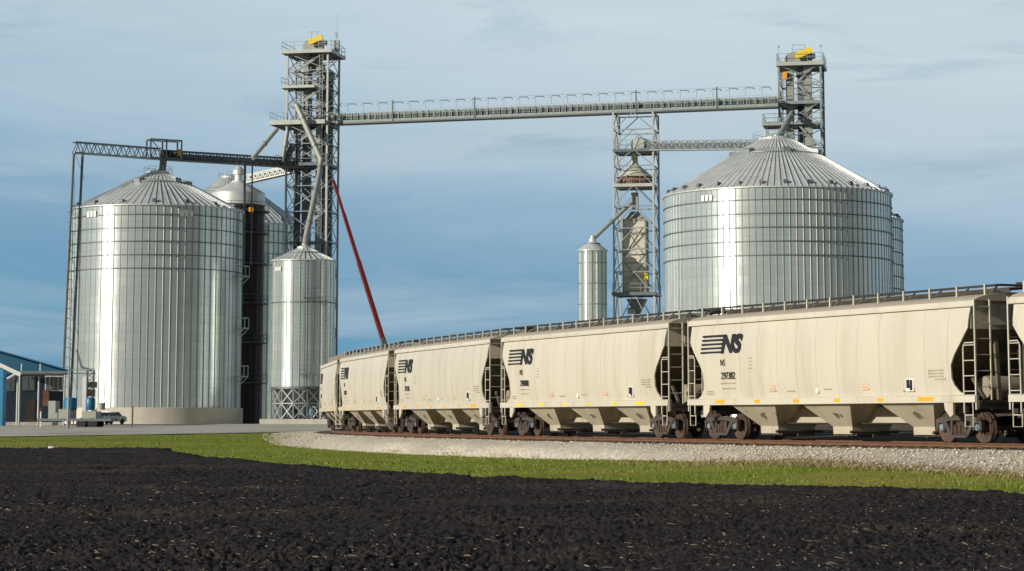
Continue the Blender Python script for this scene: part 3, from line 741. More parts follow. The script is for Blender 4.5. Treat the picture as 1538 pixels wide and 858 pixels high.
# hopper bottom bin on legs
ey = 285; E_, RE, zE, zEa = make_bin('hopper_bin', 'slim steel hopper bin raised on braced legs in front of the lattice tower', 457, ey, 3.88, 393, 374, 28, 1, None, W(457, 583, ey).z-YARD, .8, 36, legs=True, ring_first=5.2)
zb = W(457, 583, ey).z-YARD; zp = W(457, 629.5, ey).z-YARD
MB().lathe([(3.95,zb-.15),(3.98,zb-.15),(3.98,zb+.15),(3.9,zb+.15)], 48).build('base_ring', M['ring'], E_, 40)
MB().lathe([(3.8,zb),(.5,zp+.9),(.45,zp+.5)], 36).build('cone', M['galv_dark'], E_, 30)  # darker steel on the cone stands in for shade beneath the bin
MB().box((0,-.2,(zp-1.2)/2), (9.6,9.4,zp+1.2)).build('plinth', M['concrete'], E_)
for k in range(14):
    a0, a1 = 2*math.pi*k/14, 2*math.pi*(k+1)/14; P0 = Vector((3.75*math.cos(a0), 3.75*math.sin(a0), 0)); P1 = Vector((3.75*math.cos(a1), 3.75*math.sin(a1), 0))
    MB().beam(P0+Vector((0,0,zp)), P0+Vector((0,0,zb)), .16).build('leg', M['galv'], E_)
    m = MB(); zm = (zp+zb)/2
    for (u, v) in ((zp, zm), (zm, zb-.1)):
        m.beam(P0+Vector((0,0,u)), P1+Vector((0,0,v)), .09); m.beam(P1*1.01+Vector((0,0,u)), P0*1.01+Vector((0,0,v)), .09)
    m.beam(P0+Vector((0,0,zm)), P1+Vector((0,0,zm)), .09); m.build('cross_brace', M['pale'], E_)
bin_ladder(E_, RE, R_(-88), zp, zE, False); bin_ladder(E_, RE, R_(-48), zp, zE, False)
wall_plate(E_, RE, R_(-138), zE-1.1, .55)
for (z, a) in ((zb+1.6, -75), (zb+11, -70)):
    m = MB(); rot = Matrix.Rotation(R_(a), 3, 'Z'); m.box(rot @ Vector((RE+.45,0,z)), (.8,2.6,.1), rot)
    for hy in (-1.3,-.45,.45,1.3): m.beam(rot @ Vector((RE+.85,hy,z)), rot @ Vector((RE+.85,hy,z+1.1)), .05)
    for hh in (.55, 1.1): m.beam(rot @ Vector((RE+.85,-1.3,z+hh)), rot @ Vector((RE+.85,1.3,z+hh)), .05)
    m.build('wall_platform', M['galv'], E_)
# small bin by the support tower
K_, RK, zK, _ = make_bin('hopper_bin', 'narrow cylindrical steel bin left of the beige dryer, fed by a sloping spout', 890, 288, 1.73, 377, 362, 1+15, 0, None, 0, .35, 20)
for k in range(4):
    MB().lathe([(1.8,zK-1.6-k*2.6),(1.84,zK-1.6-k*2.6),(1.84,zK-1.5-k*2.6),(1.8,zK-1.5-k*2.6)], 32, caps=False).build('seam_ring', M['galv'], K_, 40)

# tower dryer
p = W(358, 308, 304); zt = p.z-YARD; Rd = 3.45
dr = thing('grain_dryer', 'dark brown round dryer tower with pale domed top behind the leftmost bin', 'grain dryer', (p.x, 304, YARD))
m = MB(); n = 60
m.loft([[((Rd+(.05 if k % 3 == 0 else 0))*math.cos(2*math.pi*k/n), (Rd+(.05 if k % 3 == 0 else 0))*math.sin(2*math.pi*k/n), z) for k in range(n)] for z in (0, zt/2, zt)])
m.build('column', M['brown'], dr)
MB().lathe([(Rd+.1,zt-.1),(Rd+.12,zt+1.5),(Rd-.1,zt+1.7),(1.0,zt+3.0),(.9,zt+3.2)], 48).build('dome', M['roof'], dr, 30)
MB().lathe([(.55,zt+2.9),(.55,zt+4.0),(.8,zt+4.1),(.8,zt+4.6),(.2,zt+5.2)], 20).build('exhaust_cap', M['roof'], dr, 30)
for y in (318, 351, 397, 456, 515, 575):
    z = W(358, y, 304).z-YARD; m = MB()
    m.lathe([(Rd,z-.12),(Rd+.75,z-.12),(Rd+.75,z+.02),(Rd,z+.02)], 36, caps=False); c = m.build('catwalk', M['galv_dark'], dr)
    m = MB()
    for hh in (.55, 1.1): m.tube([((Rd+.7)*math.cos(2*math.pi*k/30), (Rd+.7)*math.sin(2*math.pi*k/30), z+hh) for k in range(31)], .03, 5)
    for k in range(15): m.beam(((Rd+.7)*math.cos(2*math.pi*k/15), (Rd+.7)*math.sin(2*math.pi*k/15), z), ((Rd+.7)*math.cos(2*math.pi*k/15), (Rd+.7)*math.sin(2*math.pi*k/15), z+1.1), .05)
    m.build('guard_rail', M['galv_dark'], c)
pz = W(377, 315, 300); MB().box((pz.x-p.x,-3.9,pz.z-YARD), (.6,.5,.6)).build('control_cabinet', M['orange'], dr)

# ------------------------------------------------------------------ lattice towers
ROT = R_(-11.5)
def rails(m, pts, z, h=1.1, w=.05, closed=False, step=1.5):
    pts = [Vector((x, y, z)) for x, y in pts]
    if closed: pts.append(pts[0])
    for a, b in zip(pts, pts[1:]):
        n = max(1, int((b-a).length/step))
        for i in range(n+1):
            q = a.lerp(b, i/n); m.beam(q, q+Vector((0,0,h)), w)
        for hh in (h*.5, h): m.beam(a+Vector((0,0,hh)), b+Vector((0,0,hh)), w)
def platform(root, x0, x1, y0, y1, z, t=.35, mat_='pale', rail=True, deck='galv_dark'):
    m = MB()
    for y in (y0, y1): m.box(((x0+x1)/2, y, z), (x1-x0+.2,.16,t))
    for x in (x0, x1): m.box((x, (y0+y1)/2, z-.01), (.16, y1-y0-.17, t-.03))
    o = m.build('platform', M[mat_], root)
    MB().box(((x0+x1)/2, (y0+y1)/2, z+.02), (x1-x0-.2, y1-y0-.2, .1)).build('deck', M[deck], o)
    if rail:
        m = MB(); rails(m, [(x0,y0),(x1,y0),(x1,y1),(x0,y1)], z+t/2, 1.1, .05, True); m.build('guard_rail', M['galv'], o)
    return o
def lattice(root, w, d, z0, levels, pw=.24, bw=.12, style='x', mats=('galv','galv')):
    xs, ys = w/2, d/2; z1 = levels[-1]
    for (x, y) in ((-xs,-ys),(xs,-ys),(xs,ys),(-xs,ys)):
        MB().box((x, y, (z0+z1)/2), (pw,pw,z1-z0)).build('post', M[mats[0]], root)
    C = [(-xs,-ys),(xs,-ys),(xs,ys),(-xs,ys)]; zz = [z0]+levels
    for f in range(4):
        (ax, ay), (bx, by) = C[f], C[(f+1) % 4]; g = MB()
        for i in range(len(zz)-1):
            a, b = zz[i], zz[i+1]
            A0, B0, A1, B1 = Vector((ax,ay,a)), Vector((bx,by,a)), Vector((ax,ay,b)), Vector((bx,by,b))
            g.beam(A1, B1, bw*1.2)
            if style == 'x': g.beam(A0, B1, bw); g.beam(B0, A1, bw*.95)
            elif style == 'k':
                mid = (A1+B1)/2; g.beam(A0, mid, bw); g.beam(B0, mid, bw*.95)
            else:
                if i % 2: g.beam(A0, B1, bw)
                else: g.beam(B0, A1, bw)
        g.build('bracing', M[mats[1]], root)

# left tower
tp = W(470, 187, 300); FT = thing('lattice_tower', 'tall steel lattice tower at left with a yellow-topped bucket elevator', 'tower', (tp.x, 300, YARD), ROT)
zf = lambda y, Y=300: W(470, y, Y).z-YARD
lv = [zf(y) for y in (590, 545, 500, 455, 410, 365, 320, 282, 250, 219, 190, 162, 136, 110, 84)]
TW = 5.5
lattice(FT, TW, TW, -1, lv, .24, .085, 'x', ('pale','galv'))
m = MB()
for i in range(len(lv)-1):
    zm = (lv[i]+lv[i+1])/2
    for y in (-.9, .9): m.beam((-TW/2,y,lv[i]), (TW/2,y,lv[i]), .13); m.beam((-TW/2,y,zm), (TW/2,y,zm), .07)
    for x in (-1.4, 1.4): m.beam((x,-TW/2,lv[i]), (x,TW/2,lv[i]), .12)
    m.beam((1.9,-TW/2,lv[i]), (2.6,.9,lv[i+1]), .08)
m.build('inner_framing', M['galv_dark'], FT)
m = MB()
for x in (1.7, 2.15): m.beam((x,-TW/2-.25,0), (x,-TW/2-.25,lv[-1]), .06)
for i in range(int(lv[-1]/.45)): m.beam((1.7,-TW/2-.25,i*.45), (2.15,-TW/2-.25,i*.45), .035)
m.build('caged_ladder', M['galv'], FT)
m = MB()
for (x,y) in ((-2.2,1.6),(-2.0,-1.2),(2.2,1.2)): m.tube([(x,y,0),(x,y,lv[-2])], .11, 8)
m.build('conduit', M['galv_dark'], FT)
zt = zf(84)
platform(FT, -TW/2-.6, TW/2+.6, -TW/2-.6, TW/2+.6, zt+.1, .45)
platform(FT, -4.9, 2.5, -TW/2-.5, TW/2+.2, zf(189)+.1, .55)
platform(FT, -3.4, 1.0, -TW/2-.5, 0, zf(136)+.1, .35)
platform(FT, -4.2, TW/2, -TW/2-.2, TW/2, zf(250), .4, 'galv_dark')
m = MB()                                         # stair flights climbing inside
for i in range(0, len(lv)-1):
    y = -1.9 if i % 2 else -2.2; a, b = (-1.9, 1.9) if i % 2 else (1.9, -1.9)
    m.beam((a, y, lv[i]), (b, y, lv[i+1]), .12, .3); m.beam((a, y, lv[i]+1), (b, y, lv[i+1]+1), .06)
m.build('stair', M['galv'], FT)
m = MB(); m.beam((2.5,2.4,zt), (2.5,2.4,zt+3.6), .08); m.beam((2.5,2.4,zt+3), (2.5,2.4,zt+6.0), .04); m.box((2.5,2.4,zt+1.6), (.7,.5,1.6)); m.box((2.5,2.2,zt+3.2), (.35,.1,.6))
m.build('antenna_mast', M['galv'], FT)
def elevator(label, loc, x0, x1, zt, mirror=1, w=.62, dpt=.85, m1='duct'):
    e = thing('bucket_elevator', label, 'elevator', loc, ROT, None)
    for x in (x0, x1):
        m = MB().box((x, 0, (zt-1)/2), (w, dpt, zt+1))
        z = 2.
        while z < zt: m.box((x, 0, z), (w+.1, dpt+.1, .08)); z += 3.
        m.build('leg_casing', M[m1], e)
    xc = (x0+x1)/2; hw = abs(x1-x0)/2+w/2+.12
    m = MB().prism([(xc-hw,zt),(xc-hw,zt+.7),(xc-hw*.75,zt+1.25),(xc-hw*.3,zt+1.5),(xc+hw*.3,zt+1.5),(xc+hw*.75,zt+1.25),(xc+hw,zt+.7),(xc+hw,zt)], -.55, .55)
    h = m.build('head_hood', M['duct'], e)
    MB().box((xc, 0, .3), (hw*2, 1.2, 1.6)).build('boot', M['duct'], e)
    return e, h, xc, zt
def drive(e, xc, z, s=1):
    """tilted drive guard, with its motor beneath"""
    rot = Matrix.Rotation(R_(-20), 3, 'Y')
    g = MB().box((xc+.25, -1.15, z+1.15), (2.0*s,.35,.72*s), rot).build('drive_guard', M['yellow'], e)
    MB().lathe([(.35,-.6),(.35,.6)], 14, (xc+1.1, -.8, z+.75), 'x').build('motor', M['galv_dark'], e, 40)
e, h, xc, z = elevator('bucket elevator with yellow drive guard inside the left lattice tower', (tp.x, 300, YARD), -.9, .85, zt+.7)
drive(e, xc+.35, z+.1)
m = MB()
for x in (-.4,.4): m.beam((xc+x,.4,z+1.4), (xc+x,.4,z+2.6), .06)
m.beam((xc-.9,.4,z+2.6), (xc+.9,.4,z+2.6), .06); m.build('lifting_frame', M['galv'], e)
d_ = Vector((.9*math.cos(ROT)-1.5*math.sin(ROT), .9*math.sin(ROT)+1.5*math.cos(ROT), 0))
e2, *_ = elevator('plain grey bucket elevator behind the yellow-guarded one in the left tower', (tp.x+d_.x, 300+d_.y, YARD), -1.9, -.3, zf(105), m1='galv_dark')
d_ = Matrix.Rotation(ROT, 3, 'Z') @ Vector((0,1.6,0))
elevator('dark bucket elevator nearest the far right leg of the left lattice tower', (tp.x+d_.x, 300+d_.y, YARD), .9, 1.9, zf(118), m1='galv_dark')
d_ = Matrix.Rotation(ROT, 3, 'Z') @ Vector((-1.2,-.6,0))
elevator('short dark bucket elevator reaching only the wide platform of the left tower', (tp.x+d_.x, 300+d_.y, YARD), -.7, .4, zf(204), m1='galv_dark')
# spouts of the left tower
def spout(label, pts, r=.34, mname='duct'):
    pts = [Vector(q) for q in pts]; o = pts[-1].copy()
    t = thing('grain_spout', label, 'spout', o)
    MB().tube([q-o for q in pts], r, 12).build('pipe', M[mname], t, 40)
    for a, b in zip(pts, pts[1:]):
        n = max(1, int((b-a).length/4)); d = (b-a).normalized()
        for i in range(n):
            q = a.lerp(b, (i+.5)/n)-o; MB().tube([q-d*.07, q+d*.07], r+.09, 12).build('flange', M['galv'], t)
    return t
spout('long bent grain spout dropping from the left tower onto the raised hopper bin', [W(445,157,296.5), W(482,240,294), W(480,262,293), W(459,360,285.6), W(458,372,285)], .38, 'duct')
spout('short sloping spout from the left tower platform down to the long dark conveyor', [W(416,194,297), W(379,238,294)], .30, 'pale')
spout('dark thick spout slanting inside the left tower above its conveyors', [W(441,218,298), W(425,246,297)], .45, 'galv_dark')
spout('upright grey spout between the left tower platform and lower deck', [W(432,196,296.6), W(424,244,296.4)], .28, 'duct')

# bridge between the towers
def frame_pts(a, b):
    a, b = Vector(a), Vector(b); d = b-a; l = d.length; return a, b, d, l
g0 = W(490, 187, 299); g1 = W(1169, 160.5, 287.5)
def along(a, b):
    d = b-a; l = Vector((d.x, d.y, 0)).length; return math.atan2(d.y, d.x), l, b.z-a.z
rz, L, dz = along(g0, g1)
BR = thing('conveyor_bridge', 'long steel conveyor bridge with handrails spanning between the two towers', 'conveyor', g0, rz)
zl = lambda x: dz*x/L
m = MB()
for y in (-.75, .75): m.beam((0,y,.16), (L,y,dz+.16), .16, .30)
n = 30
for i in range(n+1): m.beam((L*i/n,-.75,zl(L*i/n)+.1), (L*i/n,.75,zl(L*i/n)+.1), .12)
m.build('girder', M['bridge'], BR)
MB().beam((0,0,-.08), (L,0,dz-.08), 1.7, .16).build('bottom_plate', M['ring'], BR)
m = MB().beam((0,0,.82), (L,0,dz+.82), .7, .62)
ct_ = m.build('conveyor_trough', M['galv_dark'], BR)
m = MB()
for i in range(75):
    x = L*(i+.5)/75; m.box((x,0,zl(x)+.84), (.12,.98,.80))
for y_ in (-.5,.5): m.beam((0,y_,1.25), (L,y_,dz+1.25), .07)
m.build('trough_ribs', M['bridge'], ct_)
m = MB()
for i in range(61):
    x = L*i/60
    for y in (-.78, .78): m.beam((x,y,zl(x)+.4), (x,y,zl(x)+1.45), .045)
for y in (-.78, .78):
    for hh in (.95, 1.45): m.beam((0,y,hh), (L,y,dz+hh), .045)
m.build('guard_rail', M['pale'], BR)
hp = None
for i in range(28):
    x = 1.1+i*(L-2)/27.5
    if hp is None:
        m = MB(); m.beam((0,-.78,1.4), (0,-.78,2.5), .035); m.beam((0,-.78,2.48), (.9,-.45,2.5), .075); m.beam((.9,-.45,2.5), (1.1,-.4,2.28), .08); m.beam((-.45,-.6,2.2), (0,-.78,2.48), .06)
        hp = m.build('lamp_bracket', M['galv_dark'], BR); o = hp
    else: o = part_copy(hp, BR)
    o.location = (x, 0, zl(x))
MB().beam((1,-.78,2.6), (L-1,-.78,dz+2.6), .035).build('cable', M['galv'], BR)
for px in (592, 715, 957, 1078):
    q = W(px, 170, 299-11.5*(px-490)/679); x = (q-g0).xy.length; MB().beam((x,-.82,zl(x)), (x,-.82,zl(x)+2.75), .16).build('splice_post', M['galv_dark'], BR)

# right tower
hp_ = W(1204, 160, 291); HT = thing('lattice_tower', 'steel lattice tower behind the widest bin, with yellow drive guard on top', 'tower', (hp_.x, 291, YARD), ROT)
zh = lambda y: W(1204, y, 291).z-YARD
lv = [zh(y) for y in (560, 500, 440, 380, 330, 285, 250, 219, 189, 158, 128, 102)]
lattice(HT, 5.3, 5.3, -1, lv, .24, .09, 'x')
zt = zh(102); platform(HT, -2.85, 3.0, -3.1, 3.1, zt+.1, .45)
platform(HT, -2.7, 2.7, -2.7, 2.7, zh(158), .4, 'galv'); platform(HT, -2.7, 2.7, -2.7, 2.7, zh(189), .3, 'galv')
platform(HT, -4.7, -1.6, -3.4, .5, zh(189)-.1, .4, 'duct'); platform(HT, -4.3, -1.8, -3.2, 0, zh(206)-.1, .3, 'duct')
m = MB()
for i in range(4, len(lv)-1):
    a, b = (1.9,-.4) if i % 2 else (-.4,1.9); m.beam((a,-2.2,lv[i]), (b,-2.2,lv[i+1]), .12, .28)
m.build('stair', M['galv'], HT)
m = MB()
for x, y in ((-2.6,-2.9),(2.75,-2.6)): m.beam((x,y,zt), (x,y,zt+2.4), .08); m.box((x,y,zt+2.4), (.3,.3,.25))
m.build('light_mast', M['pale'], HT)
MB().box((-1.9,-2.4,zh(117)), (.55,.5,.9)).build('control_cabinet', M['orange'], HT)
d0 = Matrix.Rotation(ROT, 3, 'Z') @ Vector((0,-1.5,0))
e, h, xc, z = elevator('bucket elevator with yellow drive guard inside the right lattice tower', (hp_.x+d0.x, 291+d0.y, YARD), -1.35, .95, zt+.3, w=.95, dpt=1.0)
drive(e, xc+.5, z+.05, 1.1)
m = MB()
for x in (-.8,.8): m.beam((xc+x,.3,z+1.3), (xc+x,.3,z+2.5), .07)
for hh in (1.9, 2.5): m.beam((xc-.8,.3,z+hh), (xc+.8,.3,z+hh), .06)
m.build('lifting_frame', M['galv'], e)
d_ = Matrix.Rotation(ROT, 3, 'Z') @ Vector((0,1.7,0))
elevator('plain dark bucket elevator behind the yellow-guarded one in the right tower', (hp_.x+d_.x, 291+d_.y, YARD), -.3, .4, zt-.9, m1='galv_dark')
spout('spout from the right tower down to the peak of the widest bin', [W(1190,170,288), W(1176,196,278), W(1168,210,271.3)], .38, 'duct')

# middle support tower with dryer
jp = W(955, 170, 291.5); JT = thing('lattice_tower', 'open lattice support tower under the conveyor bridge, around the beige dryer', 'tower', (jp.x, 291.5, YARD), ROT)
zj = lambda y: W(955, y, 291.5).z-YARD
lv = [zj(y) for y in (560, 500, 443, 410, 377, 345, 312, 281, 252, 228, 198, 172)]
lattice(JT, 5.1, 5.1, -1, lv, .22, .11, 'k', ('pale','galv'))
platform(JT, -2.5, 2.5, -2.6, 2.5, zj(229), .35, 'galv_dark'); platform(JT, -2.5, 2.5, -2.6, 2.5, zj(281), .4, 'pale'); platform(JT, -2.7, 2.7, -2.9, 2.5, zj(443), .4, 'galv_dark')
dy = thing('grain_dryer', 'beige louvred dryer box standing inside the middle lattice tower', 'grain dryer', (jp.x-.15, 291.5, YARD+zj(443)+.3), ROT)
zz0 = zj(443)+.3; hb = zj(331)-zz0; m = MB().box((0,0,hb/2), (2.75,2.6,hb))
for i in range(16): m.box((0,0,.3+i*(hb-.6)/15), (2.81,2.66,.12))
m.build('louvre_stack', M['louvre'], dy)
m = MB()
for i in range(6): m.box((0,0,.05+i*(hb-.1)/5), (3.02,2.86,.2))
for x in (-1.42, 1.42):
    for y in (-1.34, 1.34): m.box((x, y, hb/2), (.16,.16,hb))
m.build('frame', M['duct'], dy)
MB().loft([[(-1.3,-1.2,hb),(1.3,-1.2,hb),(1.3,1.2,hb),(-1.3,1.2,hb)],[(-.5,-.5,hb+1.1),(.5,-.5,hb+1.1),(.5,.5,hb+1.1),(-.5,.5,hb+1.1)]]).build('inlet', M['duct'], dy)
MB().box((1.55,-1.4,1.9), (.5,.5,.7)).build('control_cabinet', M['yellow'], dy)
m = MB()
for s_g in (-1, 1): m.beam((s_g*1.3,-1.37,hb*.05), (s_g*-1.2,-1.37,hb*.4), .07); m.beam((s_g*1.3,-1.37,hb*.5), (s_g*-1.2,-1.37,hb*.9), .07)
m.build('cross_brace', M['galv_dark'], dy)
hz0 = zj(281)+.25; gh = thing('garner_hopper', 'funnel shaped garner hopper with rusty brown band high in the middle tower', 'hopper', (jp.x-.2, 291.5, YARD+hz0), ROT)
hh = zj(267)-hz0; m = MB().lathe([(2.3,0),(2.3,hh*.35),(2.25,hh)], 8); m.build('band', M['rustband'], gh)
m = MB().lathe([(2.35,hh),(2.3,hh+.08),(.7,hh+1.5),(.42,hh+1.9),(.42,zj(231)-hz0)], 24); m.build('funnel', M['louvre'], gh, 35)
MB().box((0,0,(zj(283)-zj(331))/-2), (.85,.85,zj(283)-zj(331)-2.)).build('outlet', M['duct'], gh)
lh = thing('loadout_hopper', 'dark loadout hopper hanging below the beige dryer', 'hopper', (jp.x, 291.5, YARD+zj(520)), ROT); zq = zj(446)-zj(520)
MB().loft([[(-1.2,-1.2,zq-.3),(1.2,-1.2,zq-.3),(1.2,1.2,zq-.3),(-1.2,1.2,zq-.3)],[(-.35,-.35,zq-2.2),(.35,-.35,zq-2.2),(.35,.35,zq-2.2),(-.35,.35,zq-2.2)]]).build('funnel', M['galv_dark'], lh)
MB().box((0,0,(zq-2.2)/2), (.6,.6,zq-2.4)).build('drop_pipe', M['galv_dark'], lh)
MB().lathe([(.4,-.5),(.4,.5)], 12, (-.6,-.6,zq-1.8), 'x').build('blower', M['duct'], lh, 40)
spout('sloping spout from the middle tower down to the narrow small bin', [W(948,305,290), W(889,361,288)], .26, 'duct')

def truss_conveyor(name, label, a, b, h, w, m1, m2, n, solid=True, rail=True):
    rz, L, dz = along(a, b); t = thing(name, label, 'conveyor', a, rz); zl = lambda x: dz*x/L
    for sg in (-1, 1):
        m = MB(); y = sg*w/2
        m.beam((0,y,0), (L,y,dz), .14, .16); m.beam((0,y,h), (L,y,dz+h), .12, .12)
        for i in range(n):
            x0, x1 = L*i/n, L*(i+1)/n; xm = (x0+x1)/2
            m.beam((x0,y,zl(x0)), (xm,y,zl(xm)+h), .09); m.beam((xm,y,zl(xm)+h), (x1,y,zl(x1)), .085)
        m.build('truss', M[m1], t)
    MB().beam((0,0,-.03), (L,0,dz-.03), w-.1, .08).build('deck', M[m2], t)
    if solid: MB().beam((0,w*.08,h*.45), (L,w*.08,dz+h*.45), w*.5, h*.6).build('conveyor_trough', M[m2], t)
    return t, L, zl
# conveyor from middle tower to the widest bin
a, b = W(962, 226, 290.5), W(1150, 224, 273)
t, L, zl = truss_conveyor('conveyor', 'short grey truss conveyor from the middle tower to the peak of the widest bin', a, b, 1.15, .9, 'galv', 'galv_dark', 15)
m = MB().prism([(-1.1,.0),(-1.2,.8),(-.9,1.5),(-.2,1.7),(.9,1.35),(1.3,1.2),(1.3,0)], -.55, .55); m.build('drive_head', M['duct'], t)
# long dark conveyor over the leftmost bin
a, b = W(128, 230, 283.3), W(240, 239.5, 289)
t, L, zl = truss_conveyor('conveyor_walkway', 'open truss walkway at upper left carried on two thin poles', a-Vector((1.4,.2,0)), b, 1.35, 1.0, 'galv', 'galv', 10, False)
t['category'] = 'walkway'
for (px, pb, yy) in ((110.5, 99, -.5), (127, 114, -.5), (118, 106, .9)):
    q = W(px, 231, 282.6)-a+Vector((1.4,.2,0)); rz_ = t.rotation_euler.z
    loc = Matrix.Rotation(-rz_, 3, 'Z') @ q
    MB().tube([(loc.x, yy, loc.z), (loc.x-.9, yy, YARD-a.z)], .17, 8).build('support_pole', M['galv_dark'], t)
m = MB()
for i in range(10):
    z0, z1 = (YARD-a.z)*(i/10), (YARD-a.z)*((i+1)/10); m.beam((0.0,-.5,z0), (1.3 if i % 2 == 0 else .0,-.5,z1), .035)
m.build('pole_bracing', M['galv_dark'], t)
a2, b2 = W(240, 239.5, 289), W(463, 253, 298.5)
t, L, zl = truss_conveyor('conveyor', 'long dark enclosed truss conveyor running from the leftmost bin peak to the left tower', a2, b2, 1.15, 1.1, 'galv_dark', 'galv_dark', 22)
m = MB()                                         # box frame above the bin peak
for x in (-1.5, .6, 2.6):
    for y in (-.8, .8): m.beam((x,y,0), (x,y,2.5), .16)
for z in (.1, 2.45):
    for y in (-.8, .8): m.beam((-1.5,y,z), (2.6,y,z), .16)
    for x in (-1.5, .6, 2.6): m.beam((x,-.8,z), (x,.8,z), .13)
m.beam((-1.5,-.82,2.4), (.6,-.82,.2), .09); m.build('drive_frame', M['galv_dark'], t)
MB().box((1.0,0,.75), (1.6,.8,.8)).build('drive_unit', M['undersill'], t)
MB().box((2.4,-.6,.9), (.5,.3,.9)).build('switch_box', M['orange'], t)
MB().tube([(.5,0,0), (.4,.25,-1.9)], .45, 12).build('drop_spout', M['galv_dark'], t)
for px in (365, 379):
    x = L*(px-240)/223.; MB().beam((x,-.3 if px < 370 else .4,zl(x)), (x,-.3 if px < 370 else .4,zl(x)-13), .25 if px < 370 else .16).build('support_post', M['galv_dark'], t)
a3, b3 = W(372, 275, 303), W(438, 260, 300)
truss_conveyor('conveyor', 'short pale inclined conveyor between the dryer dome and the left tower', a3, b3, 1.0, .9, 'pale', 'duct', 9)

# ------------------------------------------------------------------ mobile crane behind the train
p0 = W(603, 600, 236); p1 = W(501, 272, 286); cr = thing('mobile_crane', 'mobile crane behind the train with a long raised red boom', 'crane', (p0.x, 236, YARD), R_(8))
loc = lambda q: Matrix.Rotation(-R_(8), 3, 'Z') @ (q-Vector((p0.x, 236, YARD)))
q0, q1 = loc(p0), loc(p1)
for (t0, t1, w, mm) in ((0,.235,.50,'drab'),(.22,.58,.44,'red'),(.56,.82,.36,'red'),(.80,1,.29,'red')):
    MB().beam(q0.lerp(q1, t0), q0.lerp(q1, t1), w, w*1.1).build('boom_section', M[mm], cr)
MB().box((0,0,.95), (10.5,2.4,.5)).build('chassis', M['drab'], cr)
MB().prism([(-5.2,1.2),(-5.2,2.0),(-4.8,2.9),(-3.3,2.9),(-3.3,1.2)], -1.15, 1.15).build('cab', M['red'], cr)
MB().box((.9,0,1.9), (3.4,2.3,1.3)).build('turntable', M['red'], cr)
w0 = None
for x in (-4.2,-2.7,2.4,3.9):
    for y in (-1.1, 1.1):
        if w0 is None: w0 = MB().lathe([(.2,-.2),(.55,-.18),(.6,0),(.55,.18),(.2,.2)], 20, (0,0,.6), 'y').build('wheel', M['rubber'], cr, 40); o = w0
        else: o = part_copy(w0, cr)
        o.location = (x, y, 0)

# ------------------------------------------------------------------ buildings at left
def gable(name, label, x0, x1, yA, yB, ze, zr, mats, front_extra=None):
    t = thing(name, label, 'building', ((x0+x1)/2, yA, YARD), R_(11.5)); w = (x1-x0)/2; d = yB-yA; m = MB()
    m.prism([(-w,-.5),(w,-.5),(w,ze),(0,zr),(-w,ze)], 0, d); m.build('wall', M[mats[0]], t)
    m = MB()
    for sg in (-1, 1):
        a, b = Vector((sg*(w+.4),0,ze-.4*(zr-ze)/w+.12)), Vector((0,0,zr+.12))
        m.add([(a.x,-.4,a.z),(b.x,-.4,b.z),(b.x,d+.4,b.z),(a.x,d+.4,a.z),(a.x,-.4,a.z+.16),(b.x,-.4,b.z+.16),(b.x,d+.4,b.z+.16),(a.x,d+.4,a.z+.16)],
              [(0,1,2,3),(4,7,6,5),(0,4,5,1),(1,5,6,2),(2,6,7,3),(3,7,4,0)])
    m.build('roof', M[mats[1]], t)
    return t
rb = W(94, 557, 236); lf = W(0, 526, 236)
half = rb.x-(lf.x-1.5)
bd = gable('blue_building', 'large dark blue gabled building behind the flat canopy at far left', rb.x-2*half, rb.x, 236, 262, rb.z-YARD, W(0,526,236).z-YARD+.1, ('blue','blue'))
def local(o, px, py, Y): q = W(px, py, Y)-Vector(o.location); return q
# low office under the canopy
q = W(7, 640, 226); q2 = W(95, 560, 226); of = thing('office_building', 'low office with windows, coloured dark for the shade of the flat canopy', 'building', ((q.x+q2.x)/2, 226, YARD), R_(11.)); ow = (q2.x-q.x)/2
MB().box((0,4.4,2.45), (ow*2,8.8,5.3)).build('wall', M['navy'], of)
for (x0, x1, y0, y1) in ((36,51,567,585),(69,79,566,586),(81,92,566,586),(13,22,569,586)):
    u, v = W(x0, y0, 226), W(x1, y1, 226); cx_, cz_ = (u.x+v.x)/2-of.location.x, (u.z+v.z)/2-YARD; w_, h_ = v.x-u.x, u.z-v.z
    f = MB().box((cx_,-.06,cz_), (w_+.2,.12,h_+.2)).build('window', M['white'] if x0 > 60 else M['galv_dark'], of)
    MB().box((cx_-w_/4-.02,-.13,cz_), (w_/2-.06,.04,h_)).box((cx_+w_/4+.02,-.13,cz_), (w_/2-.06,.04,h_)).build('pane', M['glass'], f)
u, v = W(39, 599, 226), W(52, 638, 226)
MB().box(((u.x+v.x)/2-of.location.x,-.05,(u.z+v.z)/2-YARD), (v.x-u.x,.1,u.z-v.z)).build('door', M['undersill'], of)
MB().box((0,-.06,.15), (ow*2+.1,.14,.5)).build('plinth', M['concrete'], of)
u = W(63, 598, 224); MB().box((u.x-of.location.x,-.15,u.z-YARD), (.7,.25,1.6)).build('notice_board', M['rustband'], of)
# canopy
ca = W(27, 561, 218); cb = W(96, 561, 218); cw = (cb.x-ca.x)
cn = thing('canopy', 'flat pale canopy roof on slim posts in front of the dark office', 'canopy', (ca.x, 218, YARD), R_(10.5)); cz = ca.z-YARD
MB().box((cw/2+.05,3.6,cz+.12), (cw+.3,7.4,.24)).build('roof', M['galv'], cn)
for (x, y, r) in ((.0,.1,.10),(cw,.1,.08),(.0,6.5,.1),(cw*.42,6.8,.1)):
    MB().tube([(x,y,-.3),(x,y,cz-.1)], r, 10).build('post', M['pale'], cn)
MB().tube([(-.15,-.15,cz-.05),(-1.35,-.2,cz-.75),(-1.5,-.2,cz-1.2),(-1.5,-.2,-.3)], .13, 8).build('downpipe', M['white'], cn)
for x in (.3, 2.05): MB().tube([(x,1.5,cz),(x,1.5,cz+.95)], .09, 8).build('vent_pipe', M['pale'], cn)
